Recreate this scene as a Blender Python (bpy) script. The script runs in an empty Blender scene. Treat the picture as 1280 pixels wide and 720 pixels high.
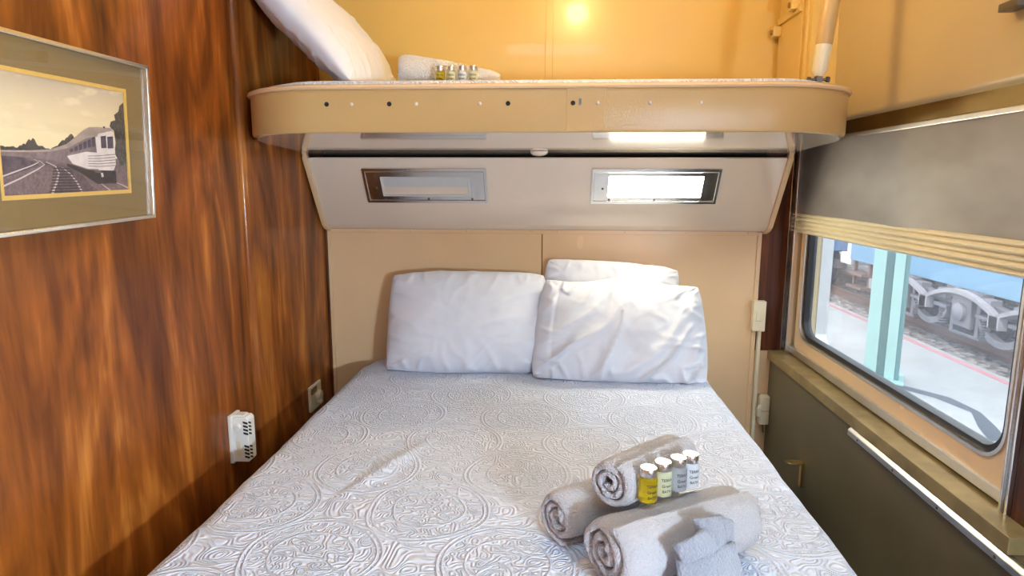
import bpy, bmesh, math, random
import numpy as np
from mathutils import Vector, Matrix, noise

random.seed(7)
scene = bpy.context.scene
COL = scene.collection
PI = math.pi

# ------------------------------------------------------------------ camera
FPX, VX, VY, ROLL = 800.0, 692.0, 228.0, 0.013          # 1280x720 frame
_y = np.array([(VX-640)/FPX, (360-VY)/FPX, -1.0]); _y /= np.linalg.norm(_y)
_u = np.array([math.sin(ROLL), math.cos(ROLL), 0.0])
_z = _u - _y*_u.dot(_y); _z /= np.linalg.norm(_z)
_x = np.cross(_y, _z)
CM = np.array([_x, _y, _z])
CAMPOS = (0.0, 0.0, 1.30)
cam = bpy.data.cameras.new('camera')
cam.sensor_width = 36.0
cam.lens = 36.0*FPX/1280.0
cam.clip_start = 0.02
cam_ob = bpy.data.objects.new('camera', cam)
COL.objects.link(cam_ob)
mw = Matrix.Identity(4)
for i in range(3):
    for j in range(3):
        mw[i][j] = CM[i][j]
    mw[i][3] = CAMPOS[i]
cam_ob.matrix_world = mw
scene.camera = cam_ob

# ------------------------------------------------------------------ sky, sun, exposure
world = bpy.data.worlds.new('sky')
scene.world = world
world.use_nodes = True
bg = world.node_tree.nodes['Background']
bg.inputs['Color'].default_value = (0.86, 0.92, 1.0, 1)
bg.inputs['Strength'].default_value = 1.5
sun = bpy.data.lights.new('sun', 'SUN')
sun.energy = 1.15
sun.angle = math.radians(6)
sun.color = (1.0, 0.95, 0.88)
sun_ob = bpy.data.objects.new('sun', sun)
COL.objects.link(sun_ob)
sun_ob.rotation_euler = Vector((0.30, 0.62, -0.78)).to_track_quat('-Z', 'Y').to_euler()
sun_ob.location = (-3, -6, 9)

vs = scene.view_settings
vs.view_transform = 'Standard'
vs.look = 'None'
vs.gamma = 1.0
vs.use_curve_mapping = False
vs.exposure = 1.33
WARM_LAMP = 48.0        # ceiling globe
PANEL_FILL = 3.8        # fill panel added on the ceiling near the camera
WALL_FILL = 235.0       # fill tube added on the window-side wall, stands in for daylight
READING = 22.0          # reading light that is switched on

# ------------------------------------------------------------------ helpers
def nrm(v):
    v = np.asarray(v, float); l = np.linalg.norm(v)
    return v/l if l > 1e-12 else v

class MB:
    """collects shapes, build() links them as one mesh object"""
    def __init__(s):
        s.v = []; s.f = []
    def add(s, verts, faces):
        o = len(s.v)
        s.v.extend([tuple(map(float, p)) for p in verts])
        s.f.extend([tuple(i+o for i in f) for f in faces])
        return s
    def box(s, a, b):
        x0, y0, z0 = [min(a[i], b[i]) for i in range(3)]
        x1, y1, z1 = [max(a[i], b[i]) for i in range(3)]
        return s.add([(x0,y0,z0),(x1,y0,z0),(x1,y1,z0),(x0,y1,z0),(x0,y0,z1),(x1,y0,z1),(x1,y1,z1),(x0,y1,z1)],
                     [(0,3,2,1),(4,5,6,7),(0,1,5,4),(1,2,6,5),(2,3,7,6),(3,0,4,7)])
    def prism(s, poly, axis, a, b):
        """extrude a 2-D outline along an axis; poly in the two other axes (x: y,z / y: x,z / z: x,y)"""
        def m(p, t):
            if axis == 'x': return (t, p[0], p[1])
            if axis == 'y': return (p[0], t, p[1])
            return (p[0], p[1], t)
        n = len(poly)
        return s.add([m(p, a) for p in poly]+[m(p, b) for p in poly],
                     [tuple(range(n))[::-1], tuple(range(n, 2*n))]+[(i, (i+1) % n, n+(i+1) % n, n+i) for i in range(n)])
    def ring(s, outer, inner, axis, a, b):
        """frame between two outlines with the same number of points"""
        def m(p, t):
            if axis == 'x': return (t, p[0], p[1])
            if axis == 'y': return (p[0], t, p[1])
            return (p[0], p[1], t)
        n = len(outer)
        V = [m(p, a) for p in outer]+[m(p, a) for p in inner]+[m(p, b) for p in outer]+[m(p, b) for p in inner]
        F = []
        for i in range(n):
            j = (i+1) % n
            F += [(i, j, n+j, n+i), (2*n+i, 3*n+i, 3*n+j, 2*n+j), (i, 2*n+i, 2*n+j, j), (n+i, n+j, 3*n+j, 3*n+i)]
        return s.add(V, F)
    def tube(s, path, r, n=12, cap=True):
        P = [np.array(p, float) for p in path]
        R = r if isinstance(r, (list, tuple)) else [r]*len(P)
        T = []
        for i in range(len(P)):
            T.append(nrm(P[min(i+1, len(P)-1)]-P[max(i-1, 0)]))
        ref = np.array([0, 0, 1.0]) if abs(T[0][2]) < 0.9 else np.array([1.0, 0, 0])
        u = nrm(np.cross(T[0], ref)); V = []
        for i, p in enumerate(P):
            u = nrm(u - T[i]*u.dot(T[i])); w = np.cross(T[i], u)
            for k in range(n):
                a = 2*PI*k/n
                V.append(p+R[i]*(u*math.cos(a)+w*math.sin(a)))
        F = []
        for i in range(len(P)-1):
            for k in range(n):
                F.append((i*n+k, i*n+(k+1) % n, (i+1)*n+(k+1) % n, (i+1)*n+k))
        if cap:
            F.append(tuple(range(n))[::-1]); F.append(tuple(range((len(P)-1)*n, len(P)*n)))
        return s.add(V, F)
    def lathe(s, prof, org, axis=(0, 0, 1), n=24):
        """prof = (radius, height) from the bottom up along axis"""
        a = nrm(axis); ref = np.array([1.0, 0, 0]) if abs(a[0]) < 0.9 else np.array([0, 1.0, 0])
        u = nrm(np.cross(a, ref)); w = np.cross(a, u); o = np.array(org, float); V = []
        for r, h in prof:
            for k in range(n):
                t = 2*PI*k/n
                V.append(o+a*h+max(r, 1e-5)*(u*math.cos(t)+w*math.sin(t)))
        F = []
        for i in range(len(prof)-1):
            for k in range(n):
                F.append((i*n+k, i*n+(k+1) % n, (i+1)*n+(k+1) % n, (i+1)*n+k))
        F.append(tuple(range(n))[::-1]); F.append(tuple(range((len(prof)-1)*n, len(prof)*n)))
        return s.add(V, F)
    def grid(s, P, nu, nv, closed_u=False):
        F = []
        for i in range(nu if closed_u else nu-1):
            for j in range(nv-1):
                a = i*nv+j; b = ((i+1) % nu)*nv+j
                F.append((a, b, b+1, a+1))
        return s.add(P, F)
    def sheet(s, f, nu, nv, t):
        """thick sheet over a parametric surface f(u,v), rounded rim"""
        G = np.array([[f(i/(nu-1), j/(nv-1)) for j in range(nv)] for i in range(nu)])
        du = np.gradient(G, axis=0); dv = np.gradient(G, axis=1)
        N = np.cross(du, dv); N /= np.maximum(np.linalg.norm(N, axis=2, keepdims=True), 1e-9)
        k = np.ones((nu, nv)); k[0] = k[-1] = 0.35; k[:, 0] = k[:, -1] = 0.35
        A = (G+N*(t/2)*k[..., None]).reshape(-1, 3); Bm = (G-N*(t/2)*k[..., None]).reshape(-1, 3)
        n = nu*nv; F = []
        for i in range(nu-1):
            for j in range(nv-1):
                a = i*nv+j; b = a+nv
                F.append((a, b, b+1, a+1)); F.append((n+a, n+a+1, n+b+1, n+b))
        for i in range(nu-1):
            a, b = i*nv, (i+1)*nv
            F.append((a, n+a, n+b, b)); a += nv-1; b += nv-1; F.append((a, b, n+b, n+a))
        for j in range(nv-1):
            a, b = j, j+1
            F.append((a, b, n+b, n+a)); a += (nu-1)*nv; b += (nu-1)*nv; F.append((a, n+a, n+b, b))
        return s.add(np.vstack([A, Bm]), F)
    def build(s, name, mat, parent=None, bevel=0.0, seg=2, smooth=40, subsurf=0):
        me = bpy.data.meshes.new(name)
        bm = bmesh.new()
        vs_ = [bm.verts.new(p) for p in s.v]
        for f in s.f:
            try: bm.faces.new([vs_[i] for i in f])
            except ValueError: pass
        bmesh.ops.recalc_face_normals(bm, faces=bm.faces)
        if bevel > 0:
            es = [e for e in bm.edges if len(e.link_faces) == 2 and e.calc_face_angle(0) > math.radians(30)]
            bmesh.ops.bevel(bm, geom=es, offset=bevel, segments=seg, profile=0.5, affect='EDGES', clamp_overlap=True)
        bm.to_mesh(me); bm.free()
        if smooth:
            for p in me.polygons: p.use_smooth = True
            me.set_sharp_from_angle(angle=math.radians(smooth))
        ob = bpy.data.objects.new(name, me)
        COL.objects.link(ob)
        if mat is not None: me.materials.append(mat)
        if parent is not None: ob.parent = parent
        if bevel > 0 and smooth:
            m = ob.modifiers.new('weighted_normal', 'WEIGHTED_NORMAL'); m.keep_sharp = True; m.weight = 80
        if subsurf:
            m = ob.modifiers.new('subsurf', 'SUBSURF'); m.levels = m.render_levels = subsurf
        return ob

def bx(name, a, b, mat, parent=None, bevel=0.002):
    return MB().box(a, b).build(name, mat, parent, bevel=bevel)

def empty(name, loc=(0, 0, 0), mtx=None):
    o = bpy.data.objects.new(name, None)
    o.empty_display_size = 0.05
    COL.objects.link(o)
    if mtx is not None: o.matrix_world = mtx
    else: o.location = loc
    return o

def tag(o, label, cat, group=None):
    o['label'] = label; o['category'] = cat
    if group: o['group'] = group
    return o

def struct(o):
    o['kind'] = 'structure'
    return o

def copy_tree(o, parent=None):
    c = o.copy(); COL.objects.link(c); c.parent = parent
    for ch in list(o.children): copy_tree(ch, c)
    return c

def rrect(x0, x1, y0, y1, r, n=6):
    P = []
    for cx, cy, a0 in ((x1-r, y1-r, 0), (x0+r, y1-r, PI/2), (x0+r, y0+r, PI), (x1-r, y0+r, 1.5*PI)):
        for k in range(n+1):
            a = a0+PI/2*k/n
            P.append((cx+r*math.cos(a), cy+r*math.sin(a)))
    return P

def fbm(p, o=3):
    return noise.fractal(Vector(p), 1.0, 2.0, o)

# ------------------------------------------------------------------ materials
class NT:
    def __init__(s, m):
        m.use_nodes = True
        s.t = m.node_tree; s.n = s.t.nodes; s.l = s.t.links
        s.n.clear()
        s.out = s.n.new('ShaderNodeOutputMaterial')
    def node(s, typ, props=None, **inp):
        nd = s.n.new('ShaderNode'+typ)
        for k, v in (props or {}).items(): setattr(nd, k, v)
        for k, v in inp.items(): s.set(nd.inputs[k.replace('_', ' ')], v)
        return nd
    def set(s, sock, v):
        if isinstance(v, bpy.types.NodeSocket): s.l.new(v, sock)
        elif isinstance(v, tuple) and len(v) == 3 and sock.type == 'RGBA': sock.default_value = (*v, 1)
        else: sock.default_value = v
    def m(s, op, a, b=None, c=None):
        nd = s.n.new('ShaderNodeMath'); nd.operation = op
        s.set(nd.inputs[0], a)
        if b is not None: s.set(nd.inputs[1], b)
        if c is not None: s.set(nd.inputs[2], c)
        return nd.outputs[0]
    def coord(s, kind='Object', scale=None):
        o = s.n.new('ShaderNodeTexCoord').outputs[kind]
        if scale is not None:
            mp = s.n.new('ShaderNodeMapping'); mp.inputs['Scale'].default_value = scale
            s.l.new(o, mp.inputs['Vector']); return mp.outputs[0]
        return o
    def noise(s, vec, scale, detail=3, rough=0.5, dist=0.0):
        nd = s.node('TexNoise', None, Vector=vec, Scale=scale, Detail=detail, Roughness=rough, Distortion=dist)
        return nd.outputs['Fac']
    def ramp(s, fac, stops, interp='LINEAR'):
        nd = s.n.new('ShaderNodeValToRGB'); s.l.new(fac, nd.inputs[0])
        r = nd.color_ramp; r.interpolation = interp
        while len(r.elements) < len(stops): r.elements.new(0.5)
        for e, (p, c) in zip(r.elements, stops):
            e.position = p; e.color = (*c, 1) if len(c) == 3 else c
        return nd.outputs[0]
    def mix(s, fac, a, b):
        nd = s.n.new('ShaderNodeMix'); nd.data_type = 'RGBA'
        s.set(nd.inputs[0], fac); s.set(nd.inputs[6], a); s.set(nd.inputs[7], b)
        return nd.outputs[2]
    def bump(s, h, dist, strength=1.0):
        nd = s.node('Bump', None, Height=h); nd.inputs['Distance'].default_value = dist
        nd.inputs['Strength'].default_value = strength
        return nd.outputs[0]
    def bsdf(s, **inp):
        nd = s.n.new('ShaderNodeBsdfPrincipled')
        for k, v in inp.items(): s.set(nd.inputs[k.replace('_', ' ')], v)
        s.l.new(nd.outputs[0], s.out.inputs[0])
        return nd

def new(name):
    m = bpy.data.materials.new(name)
    return m, NT(m)

def paint(name, col, rough=0.35, var=0.06, bump=0.0004, scale=9, spec=0.5, metal=0.0, coat=0.0):
    m, t = new(name)
    v = t.coord()
    n = t.noise(v, scale, 2, 0.5)
    a = tuple(c*(1-var) for c in col); b = tuple(min(1, c*(1+var)) for c in col)
    c = t.ramp(n, [(0.15, a), (0.85, b)])
    n2 = t.noise(v, 260, 2)
    r = t.m('ADD', t.m('MULTIPLY', n, 0.06), rough-0.03)
    t.bsdf(Base_Color=c, Roughness=r, Metallic=metal, Specular_IOR_Level=spec, Coat_Weight=coat,
           Normal=t.bump(n2, bump))
    return m

def wood(name, axis_scale, dark, mid, light, rough=0.50, warp=2.6):
    """veneer: broad flame figure, medium streaks, fine pores, all running along z"""
    m, t = new(name)
    v = t.coord('Object', axis_scale)
    big = t.noise(v, 1.0, 3, 0.5, warp)
    fig = t.noise(t.coord('Object', (axis_scale[0]*2.6, axis_scale[1]*2.6, axis_scale[2]*1.1)), 1.0, 4, 0.6, warp*0.8)
    fine = t.noise(t.coord('Object', (axis_scale[0]*26, axis_scale[1]*26, axis_scale[2]*3.0)), 1.0, 3, 0.6)
    f = t.m('ADD', t.m('MULTIPLY', big, 0.62), t.m('ADD', t.m('MULTIPLY', fig, 0.28), t.m('MULTIPLY', fine, 0.11)))
    c = t.ramp(f, [(0.34, dark), (0.45, tuple(d*0.55+mm*0.45 for d, mm in zip(dark, mid))), (0.54, mid), (0.68, light)])
    t.bsdf(Base_Color=c, Roughness=t.m('ADD', t.m('MULTIPLY', fine, 0.12), rough-0.04), Specular_IOR_Level=0.12, Coat_Weight=0.40,
           Coat_Roughness=0.17, Normal=t.bump(fine, 0.0002))
    return m

def metal(name, col, rough=0.2, var=0.15, scale=6, bump=0.0002):
    m, t = new(name)
    v = t.coord()
    n = t.noise(v, scale, 5, 0.65)
    c = t.ramp(n, [(0.3, tuple(x*(1-var) for x in col)), (0.7, col)])
    t.bsdf(Base_Color=c, Metallic=1.0, Roughness=t.m('ADD', t.m('MULTIPLY', n, 0.25), rough-0.1),
           Normal=t.bump(t.noise(v, 90, 3), bump))
    return m

def cloth(name, col, weave=900, bump=0.0006, soft=22, sheen=0.3, rough=0.85, softbump=0.0):
    m, t = new(name)
    v = t.coord()
    n = t.noise(v, weave, 3, 0.7)
    n2 = t.noise(v, soft, 4, 0.6)
    c = t.ramp(n2, [(0.3, tuple(x*0.95 for x in col)), (0.7, col)])
    h = t.m('ADD', n, t.m('MULTIPLY', n2, softbump))
    t.bsdf(Base_Color=c, Roughness=rough, Specular_IOR_Level=0.2, Sheen_Weight=sheen, Sheen_Roughness=0.5,
           Normal=t.bump(h, bump))
    return m

def glow(name, col, strength):
    m, t = new(name)
    e = t.node('Emission', None, Color=(*col, 1), Strength=strength)
    t.l.new(e.outputs[0], t.out.inputs[0])
    return m

def clear_glass(name, tint=(1, 1, 1), rough=0.02, refl=1.0, dust=0.0):
    """thin sheet: passes light straight through, mirrors a little by angle"""
    m, t = new(name)
    tr = t.node('BsdfTransparent', None, Color=(*tint, 1))
    gl = t.node('BsdfGlossy', None, Color=(1, 1, 1, 1), Roughness=rough)
    lw = t.node('LayerWeight', None, Blend=0.5)
    fres = t.m('ADD', t.m('MULTIPLY', t.m('POWER', lw.outputs['Facing'], 5.0), 0.96), 0.025)
    mx = t.n.new('ShaderNodeMixShader')
    t.l.new(t.m('MULTIPLY', fres, refl), mx.inputs[0])
    t.l.new(tr.outputs[0], mx.inputs[1]); t.l.new(gl.outputs[0], mx.inputs[2])
    if dust > 0:                       # film of dust that catches the daylight
        tl = t.node('BsdfTranslucent', None, Color=(0.85, 0.88, 0.95, 1))
        m2 = t.n.new('ShaderNodeMixShader')
        n = t.noise(t.coord(), 3.0, 5, 0.6)
        t.l.new(t.m('MULTIPLY', n, 2*dust), m2.inputs[0])
        t.l.new(mx.outputs[0], m2.inputs[1]); t.l.new(tl.outputs[0], m2.inputs[2])
        mx = m2
    t.l.new(mx.outputs[0], t.out.inputs[0])
    return m

def liquid(name, col, rough=0.08, trans=0.75):
    m, t = new(name)
    t.bsdf(Base_Color=col, Roughness=rough, Transmission_Weight=trans, IOR=1.38, Specular_IOR_Level=0.5)
    return m

M = {}
M['cream'] = paint('cream_paint', (0.78, 0.55, 0.32), 0.26, 0.035, 0.0003, 7, coat=0.2)
M['cream_gloss'] = paint('cream_gloss_paint', (0.82, 0.70, 0.57), 0.13, 0.03, 0.00008, 5, coat=0.8)
M['tan'] = paint('tan_paint', (0.58, 0.375, 0.150), 0.34, 0.05, 0.0004, 6)
M['gold'] = paint('gold_cream_paint', (0.80, 0.55, 0.16), 0.22, 0.03, 0.0003, 5, coat=0.2)
M['wallcream'] = paint('warm_cream_paint', (0.60, 0.47, 0.25), 0.36, 0.04, 0.0003, 5)
M['ivory'] = paint('ivory_plastic', (0.80, 0.72, 0.50), 0.35, 0.05, 0.0001, 30)
M['white_plastic'] = paint('white_plastic', (0.82, 0.80, 0.74), 0.3, 0.04, 0.0001, 30)
M['wood'] = wood('mahogany_veneer', (3.4, 3.4, 1.0), (0.060, 0.013, 0.003), (0.27, 0.076, 0.010), (0.56, 0.205, 0.034))
M['wood2'] = wood('mahogany_post', (13, 13, 0.9), (0.035, 0.009, 0.003), (0.11, 0.028, 0.007), (0.22, 0.065, 0.016))
M['black_panel'] = paint('dark_olive_laminate', (0.15, 0.122, 0.068), 0.42, 0.2, 0.0004, 4)
M['sill'] = paint('mottled_brass_sill', (0.30, 0.225, 0.095), 0.36, 0.38, 0.0004, 16, metal=0.25)
M['bronze'] = metal('aged_brass', (0.42, 0.32, 0.14), 0.34, 0.3, 5)
M['brass'] = metal('bright_brass', (0.80, 0.62, 0.28), 0.3, 0.2, 20)
M['chrome'] = metal('polished_steel', (0.80, 0.79, 0.76), 0.20, 0.12, 9)
M['alu'] = metal('brushed_aluminium', (0.72, 0.71, 0.69), 0.36, 0.15, 12)
M['steel_dark'] = metal('dark_steel', (0.20, 0.19, 0.18), 0.4, 0.2, 20)
M['rubber'] = paint('black_rubber', (0.012, 0.012, 0.013), 0.45, 0.1, 0.0002, 30)
M['cavity'] = paint('cavity_shade', (0.012, 0.010, 0.008), 0.8, 0.1, 0.0002, 10)  # near-black, shade of gaps and openings put into the colour
M['cotton'] = cloth('white_cotton', (0.76, 0.78, 0.84), 1100, 0.0002, 14, 0.15, 0.8)
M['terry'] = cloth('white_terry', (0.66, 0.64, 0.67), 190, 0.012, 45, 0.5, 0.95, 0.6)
M['terry_lit'] = cloth('lamplit_white_terry', (0.86, 0.85, 0.84), 190, 0.012, 45, 0.5, 0.95, 0.6)  # same terry, lamplight over the bunk put into the colour
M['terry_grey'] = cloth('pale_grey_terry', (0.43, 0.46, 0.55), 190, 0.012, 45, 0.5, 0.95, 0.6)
M['glass'] = clear_glass('window_glass', (0.93, 0.96, 0.97), dust=0.045)
M['picture_glass'] = clear_glass('picture_glass', (0.98, 0.98, 0.97), 0.03, 1.0)
M['carpet'] = cloth('dark_carpet', (0.035, 0.028, 0.024), 300, 0.003, 20, 0.2, 0.95)
M['ceiling'] = paint('ceiling_paint', (0.72, 0.64, 0.50), 0.5, 0.03, 0.0003, 5)

def shade_fabric():
    m, t = new('silver_shade_fabric')
    v = t.coord()
    n = t.noise(t.coord('Object', (1, 2.2, 5)), 1.6, 3, 0.5)
    c = t.ramp(n, [(0.3, (0.21, 0.195, 0.18)), (0.7, (0.30, 0.285, 0.27))])
    t.bsdf(Base_Color=c, Metallic=0.0, Specular_IOR_Level=0.35, Roughness=0.5, Normal=t.bump(t.noise(v, 500, 2), 0.0002))
    return m
M['shade'] = shade_fabric()

def quilt():
    """white matelasse: stitched medallions (double ring, petals) in a field of scroll work"""
    m, t = new('white_quilted_cotton')
    v = t.coord()
    wob = t.node('TexNoise', None, Vector=v, Scale=5.0, Detail=1.0)
    sx = t.n.new('ShaderNodeSeparateXYZ'); t.l.new(v, sx.inputs[0])
    wx = t.n.new('ShaderNodeSeparateXYZ'); t.l.new(wob.outputs['Color'], wx.inputs[0])
    x = t.m('ADD', sx.outputs[0], t.m('MULTIPLY', t.m('SUBTRACT', wx.outputs[0], 0.5), 0.03))
    y = t.m('ADD', sx.outputs[1], t.m('MULTIPLY', t.m('SUBTRACT', wx.outputs[1], 0.5), 0.03))
    CE = 0.40
    def lattice(ox, oy):
        a = t.m('MULTIPLY', t.m('SUBTRACT', t.m('FRACT', t.m('ADD', t.m('DIVIDE', x, CE), 20+ox)), 0.5), CE)
        b = t.m('MULTIPLY', t.m('SUBTRACT', t.m('FRACT', t.m('ADD', t.m('DIVIDE', y, CE), 20+oy)), 0.5), CE)
        r = t.m('SQRT', t.m('ADD', t.m('MULTIPLY', a, a), t.m('MULTIPLY', b, b)))
        return a, b, r
    a1, b1, r1 = lattice(0.2, 0.1)
    a2, b2, r2 = lattice(0.7, 0.6)
    first = t.m('LESS_THAN', r1, r2)
    def pick(p, q): return t.m('ADD', t.m('MULTIPLY', first, p), t.m('MULTIPLY', t.m('SUBTRACT', 1.0, first), q))
    a, b, r = pick(a1, a2), pick(b1, b2), pick(r1, r2)
    th = t.m('ARCTAN2', b, a)
    def line(d, w):                      # ridge of width w around d = 0
        return t.m('MAXIMUM', t.m('SUBTRACT', 1.0, t.m('DIVIDE', t.m('ABSOLUTE', d), w)), 0.0)
    ring = t.m('MAXIMUM', line(t.m('SUBTRACT', r, 0.139), 0.006), line(t.m('SUBTRACT', r, 0.128), 0.005))
    ring = t.m('MAXIMUM', ring, line(t.m('SUBTRACT', r, 0.082), 0.005))
    pet = t.m('SUBTRACT', r, t.m('MULTIPLY', t.m('ABSOLUTE', t.m('COSINE', t.m('MULTIPLY', th, 4.0))), 0.074))
    petal = t.m('MULTIPLY', line(pet, 0.007), t.m('LESS_THAN', r, 0.08))
    n1 = t.noise(v, 22, 0, 0.5)
    n2 = t.noise(v, 34, 0, 0.5)
    scroll = t.m('MULTIPLY', t.m('ADD', t.m('SINE', t.m('ADD', t.m('MULTIPLY', n1, 62.0), t.m('MULTIPLY', r, 120.0))), 1.0), 0.5)
    scroll2 = t.m('MULTIPLY', t.m('ADD', t.m('SINE', t.m('MULTIPLY', n2, 46.0)), 1.0), 0.5)
    inside = t.m('LESS_THAN', r, 0.12)
    fld = t.m('ADD', t.m('MULTIPLY', inside, scroll2), t.m('MULTIPLY', t.m('SUBTRACT', 1.0, inside), scroll))
    h = t.m('MAXIMUM', t.m('MULTIPLY', fld, 0.62), t.m('MAXIMUM', ring, t.m('MULTIPLY', petal, 0.9)))
    h = t.m('ADD', h, t.m('MULTIPLY', t.noise(v, 700, 2), 0.10))
    t.bsdf(Base_Color=(0.70, 0.75, 0.88), Roughness=0.85, Specular_IOR_Level=0.2, Sheen_Weight=0.2,
           Normal=t.bump(h, 0.0055, 1.0))
    return m
M['quilt'] = quilt()
# ------------------------------------------------------------------ the compartment
XL, XR, YB, YN, ZC = -0.987, 1.0, 2.70, -1.0, 2.36
floor_ob = struct(bx('floor', (-1.2, YN-0.1, -0.08), (1.12, 2.95, 0.0), M['carpet'], None, 0))
ceil_ob = struct(bx('ceiling', (-1.2, YN-0.1, ZC), (1.12, 2.95, ZC+0.08), M['ceiling'], None, 0))
wl = struct(bx('wall_left', (-1.10, YN, 0), (XL-0.012, 2.90, ZC), M['wood2'], None, 0))
# near veneer sheet, far veneer sheet with its rounded leading edge
bx('wood_panel', (XL-0.012, YN, 0), (XL, 1.988, ZC), M['wood'], wl, 0.001)
far = [(1.990, XL-0.012)]
for k in range(9):
    a = PI/2*k/8
    far.append((1.996+0.020-0.020*math.cos(a), XL-0.004+0.018*math.sin(a)))
far += [(YB, XL+0.014), (YB, XL-0.012)]
MB().prism([(q[1], q[0]) for q in far], 'z', 0, ZC).build('wood_panel', M['wood'], wl, smooth=40)
# narrow dark corner bead where the veneer meets the headboard
bx('corner_bead', (XL+0.014, 2.675, 0), (XL+0.022, YB, 1.40), M['wood2'], wl, 0.002)

wf = struct(bx('wall_front', (-1.10, YN-0.08, 0), (1.10, YN, ZC), M['wood'], None, 0))

wb = struct(bx('wall_back', (-1.10, YB+0.012, 0), (1.10, YB+0.10, ZC), M['cavity'], None, 0))
XH0, XH1, SEAM = -0.970, 0.858, -0.045
# headboard sheets, meeting at the seam
bx('headboard_panel', (XH0+0.016, YB-0.006, 0), (SEAM-0.0015, YB+0.012, 1.10), M['cream'], wb, 0.0015)
bx('headboard_panel', (SEAM+0.0015, YB-0.006, 0), (XH1-0.016, YB+0.012, 1.10), M['cream'], wb, 0.0015)
def rivets(pts, nrmv, r, mat, parent, name='screw'):
    base = None
    for p in pts:
        if base is None:
            base = MB().lathe([(r, 0), (r, r*0.35), (r*0.6, r*0.75), (0, r*0.85)], (0, 0, 0), nrmv, 10).build(name, mat, parent)
            base.location = p
        else:
            c = base.copy(); COL.objects.link(c); c.parent = parent; c.location = p
for x0 in (XH0, XH1-0.018):
    s_ = bx('edge_strip', (x0, YB-0.012, 0), (x0+0.018, YB+0.012, 1.10), M['cream'], wb, 0.002)
    rivets([(x0+0.009, YB-0.012, z) for z in (0.45, 0.60, 0.75, 0.90, 1.04)], (0, -1, 0), 0.0035, M['cream'], s_)
s_ = bx('edge_strip', (XH0+0.018, YB-0.013, 1.086), (XH1-0.018, YB-0.006, 1.112), M['cream'], wb, 0.002)
rivets([(x, YB-0.013, 1.097) for x in (-0.82, -0.60, -0.36, -0.09, 0.02, 0.30, 0.55, 0.80)], (0, -1, 0), 0.0045, M['cream'], s_)
# cream filler and mahogany strip right of the headboard
bx('filler_panel', (XH1, YB-0.004, 0), (0.940, YB+0.012, 0.60), M['cream'], wb, 0.002)
bx('wood_strip', (XH1+0.002, YB-0.006, 0.60), (1.0, YB+0.012, 1.40), M['wood2'], wb, 0.002)
# upper wall: two sheets and the cover strip over their joint
bx('upper_panel', (XL+0.014, YB-0.004, 1.45), (-0.040, YB+0.012, ZC), M['gold'], wb, 0.001)
bx('upper_panel', (-0.010, YB-0.004, 1.45), (0.90, YB+0.012, ZC), M['gold'], wb, 0.001)
bx('cover_strip', (-0.040, YB-0.007, 1.45), (-0.010, YB+0.012, ZC), M['gold'], wb, 0.002)
bx('shade_lining', (XL+0.014, YB-0.003, 1.112), (XH1, YB+0.012, 1.45), M['cavity'], wb, 0)  # dark sheet standing in for the shade above the valance

# ---- window wall: solid pieces round the opening
WY0, WY1, WZ0, WZ1 = 1.385, 2.555, 0.695, 1.40
wr = struct(MB().box((XR, YN, 0), (1.10, 2.90, WZ0-0.035)).box((XR, YN, WZ1+0.035), (1.10, 2.90, ZC))
            .box((XR, WY1+0.035, WZ0-0.035), (1.10, 2.90, WZ1+0.035)).box((XR, YN, WZ0-0.035), (1.10, WY0-0.035, WZ1+0.035)).build('wall_right', M['wallcream'], None, smooth=0))
bx('lower_panel', (0.926, YN, 0), (XR, YB, 0.566), M['black_panel'], wr, 0.001)
# upper wall sheet with its rolled lower edge
up = [(0.985, ZC), (0.985, 1.62)]
up = [(XR+0.001, ZC), (0.955, ZC), (0.965, 1.56)]
for k in range(7):
    a = PI/2*k/6
    up.append((0.966+0.016*(1-math.cos(a)), 1.526-0.016*math.sin(a)))
up += [(XR+0.001, 1.508)]
MB().prism(up, 'y', YN, YB).build('upper_panel', M['wallcream'], wr)
bx('bronze_strip', (0.988, 1.0, 1.462), (XR+0.001, YB, 1.514), M['bronze'], wr, 0.001)
bx('shade_rail', (0.972, 1.0, 1.449), (XR, YB, 1.463), M['alu'], wr, 0.002)
# mahogany post near the camera end of the window
bx('wood_strip', (0.970, 1.01, 0.60), (XR+0.001, 1.318, 1.45), M['wood2'], wr, 0.003)
bx('wood_strip', (0.955, 1.01, 0.566), (XR+0.001, 1.24, 0.60), M['wood2'], wr, 0.003)

def window(name, y0, y1):
    w = struct(empty(name, (XR, (y0+y1)/2, WZ0)))
    off = Vector((-XR, -(y0+y1)/2, -WZ0))
    def put(o): o.location = off; return o
    op = rrect(y0, y1, WZ0, WZ1, 0.075, 8)
    gk = rrect(y0+0.017, y1-0.017, WZ0+0.017, WZ1-0.017, 0.062, 8)
    ot = rrect(y0-0.045, y1+0.05, WZ0-0.058, WZ1+0.04, 0.02, 8)
    lip2 = rrect(y0-0.032, y1+0.032, WZ0-0.032, WZ1+0.032, 0.04, 8)
    lip = rrect(y0-0.008, y1+0.008, WZ0-0.008, WZ1+0.008, 0.082, 8)
    put(MB().ring(ot, op, 'x', 0.986, 1.024).build('window_frame', M['cream'], w, bevel=0.002))
    put(MB().ring(lip, op, 'x', 0.982, 0.99).build('metal_bead', M['alu'], w))
    put(MB().ring(op, gk, 'x', 0.990, 1.022).build('gasket', M['rubber'], w, bevel=0.003))
    put(MB().prism(rrect(y0+0.01, y1-0.01, WZ0+0.01, WZ1-0.01, 0.06, 8), 'x', 1.010, 1.014).build('pane', M['glass'], w, smooth=0))
    put(MB().ring(ot, lip2, 'x', 1.06, 1.104).build('outer_frame', M['alu'], w))
    put(bx('drip_strip', (0.978, y0-0.045, WZ0-0.083), (1.0, y1+0.15, WZ0-0.056), M['alu'], w, 0.003))
    return w
win1 = window('window_1', WY0, WY1)
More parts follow.
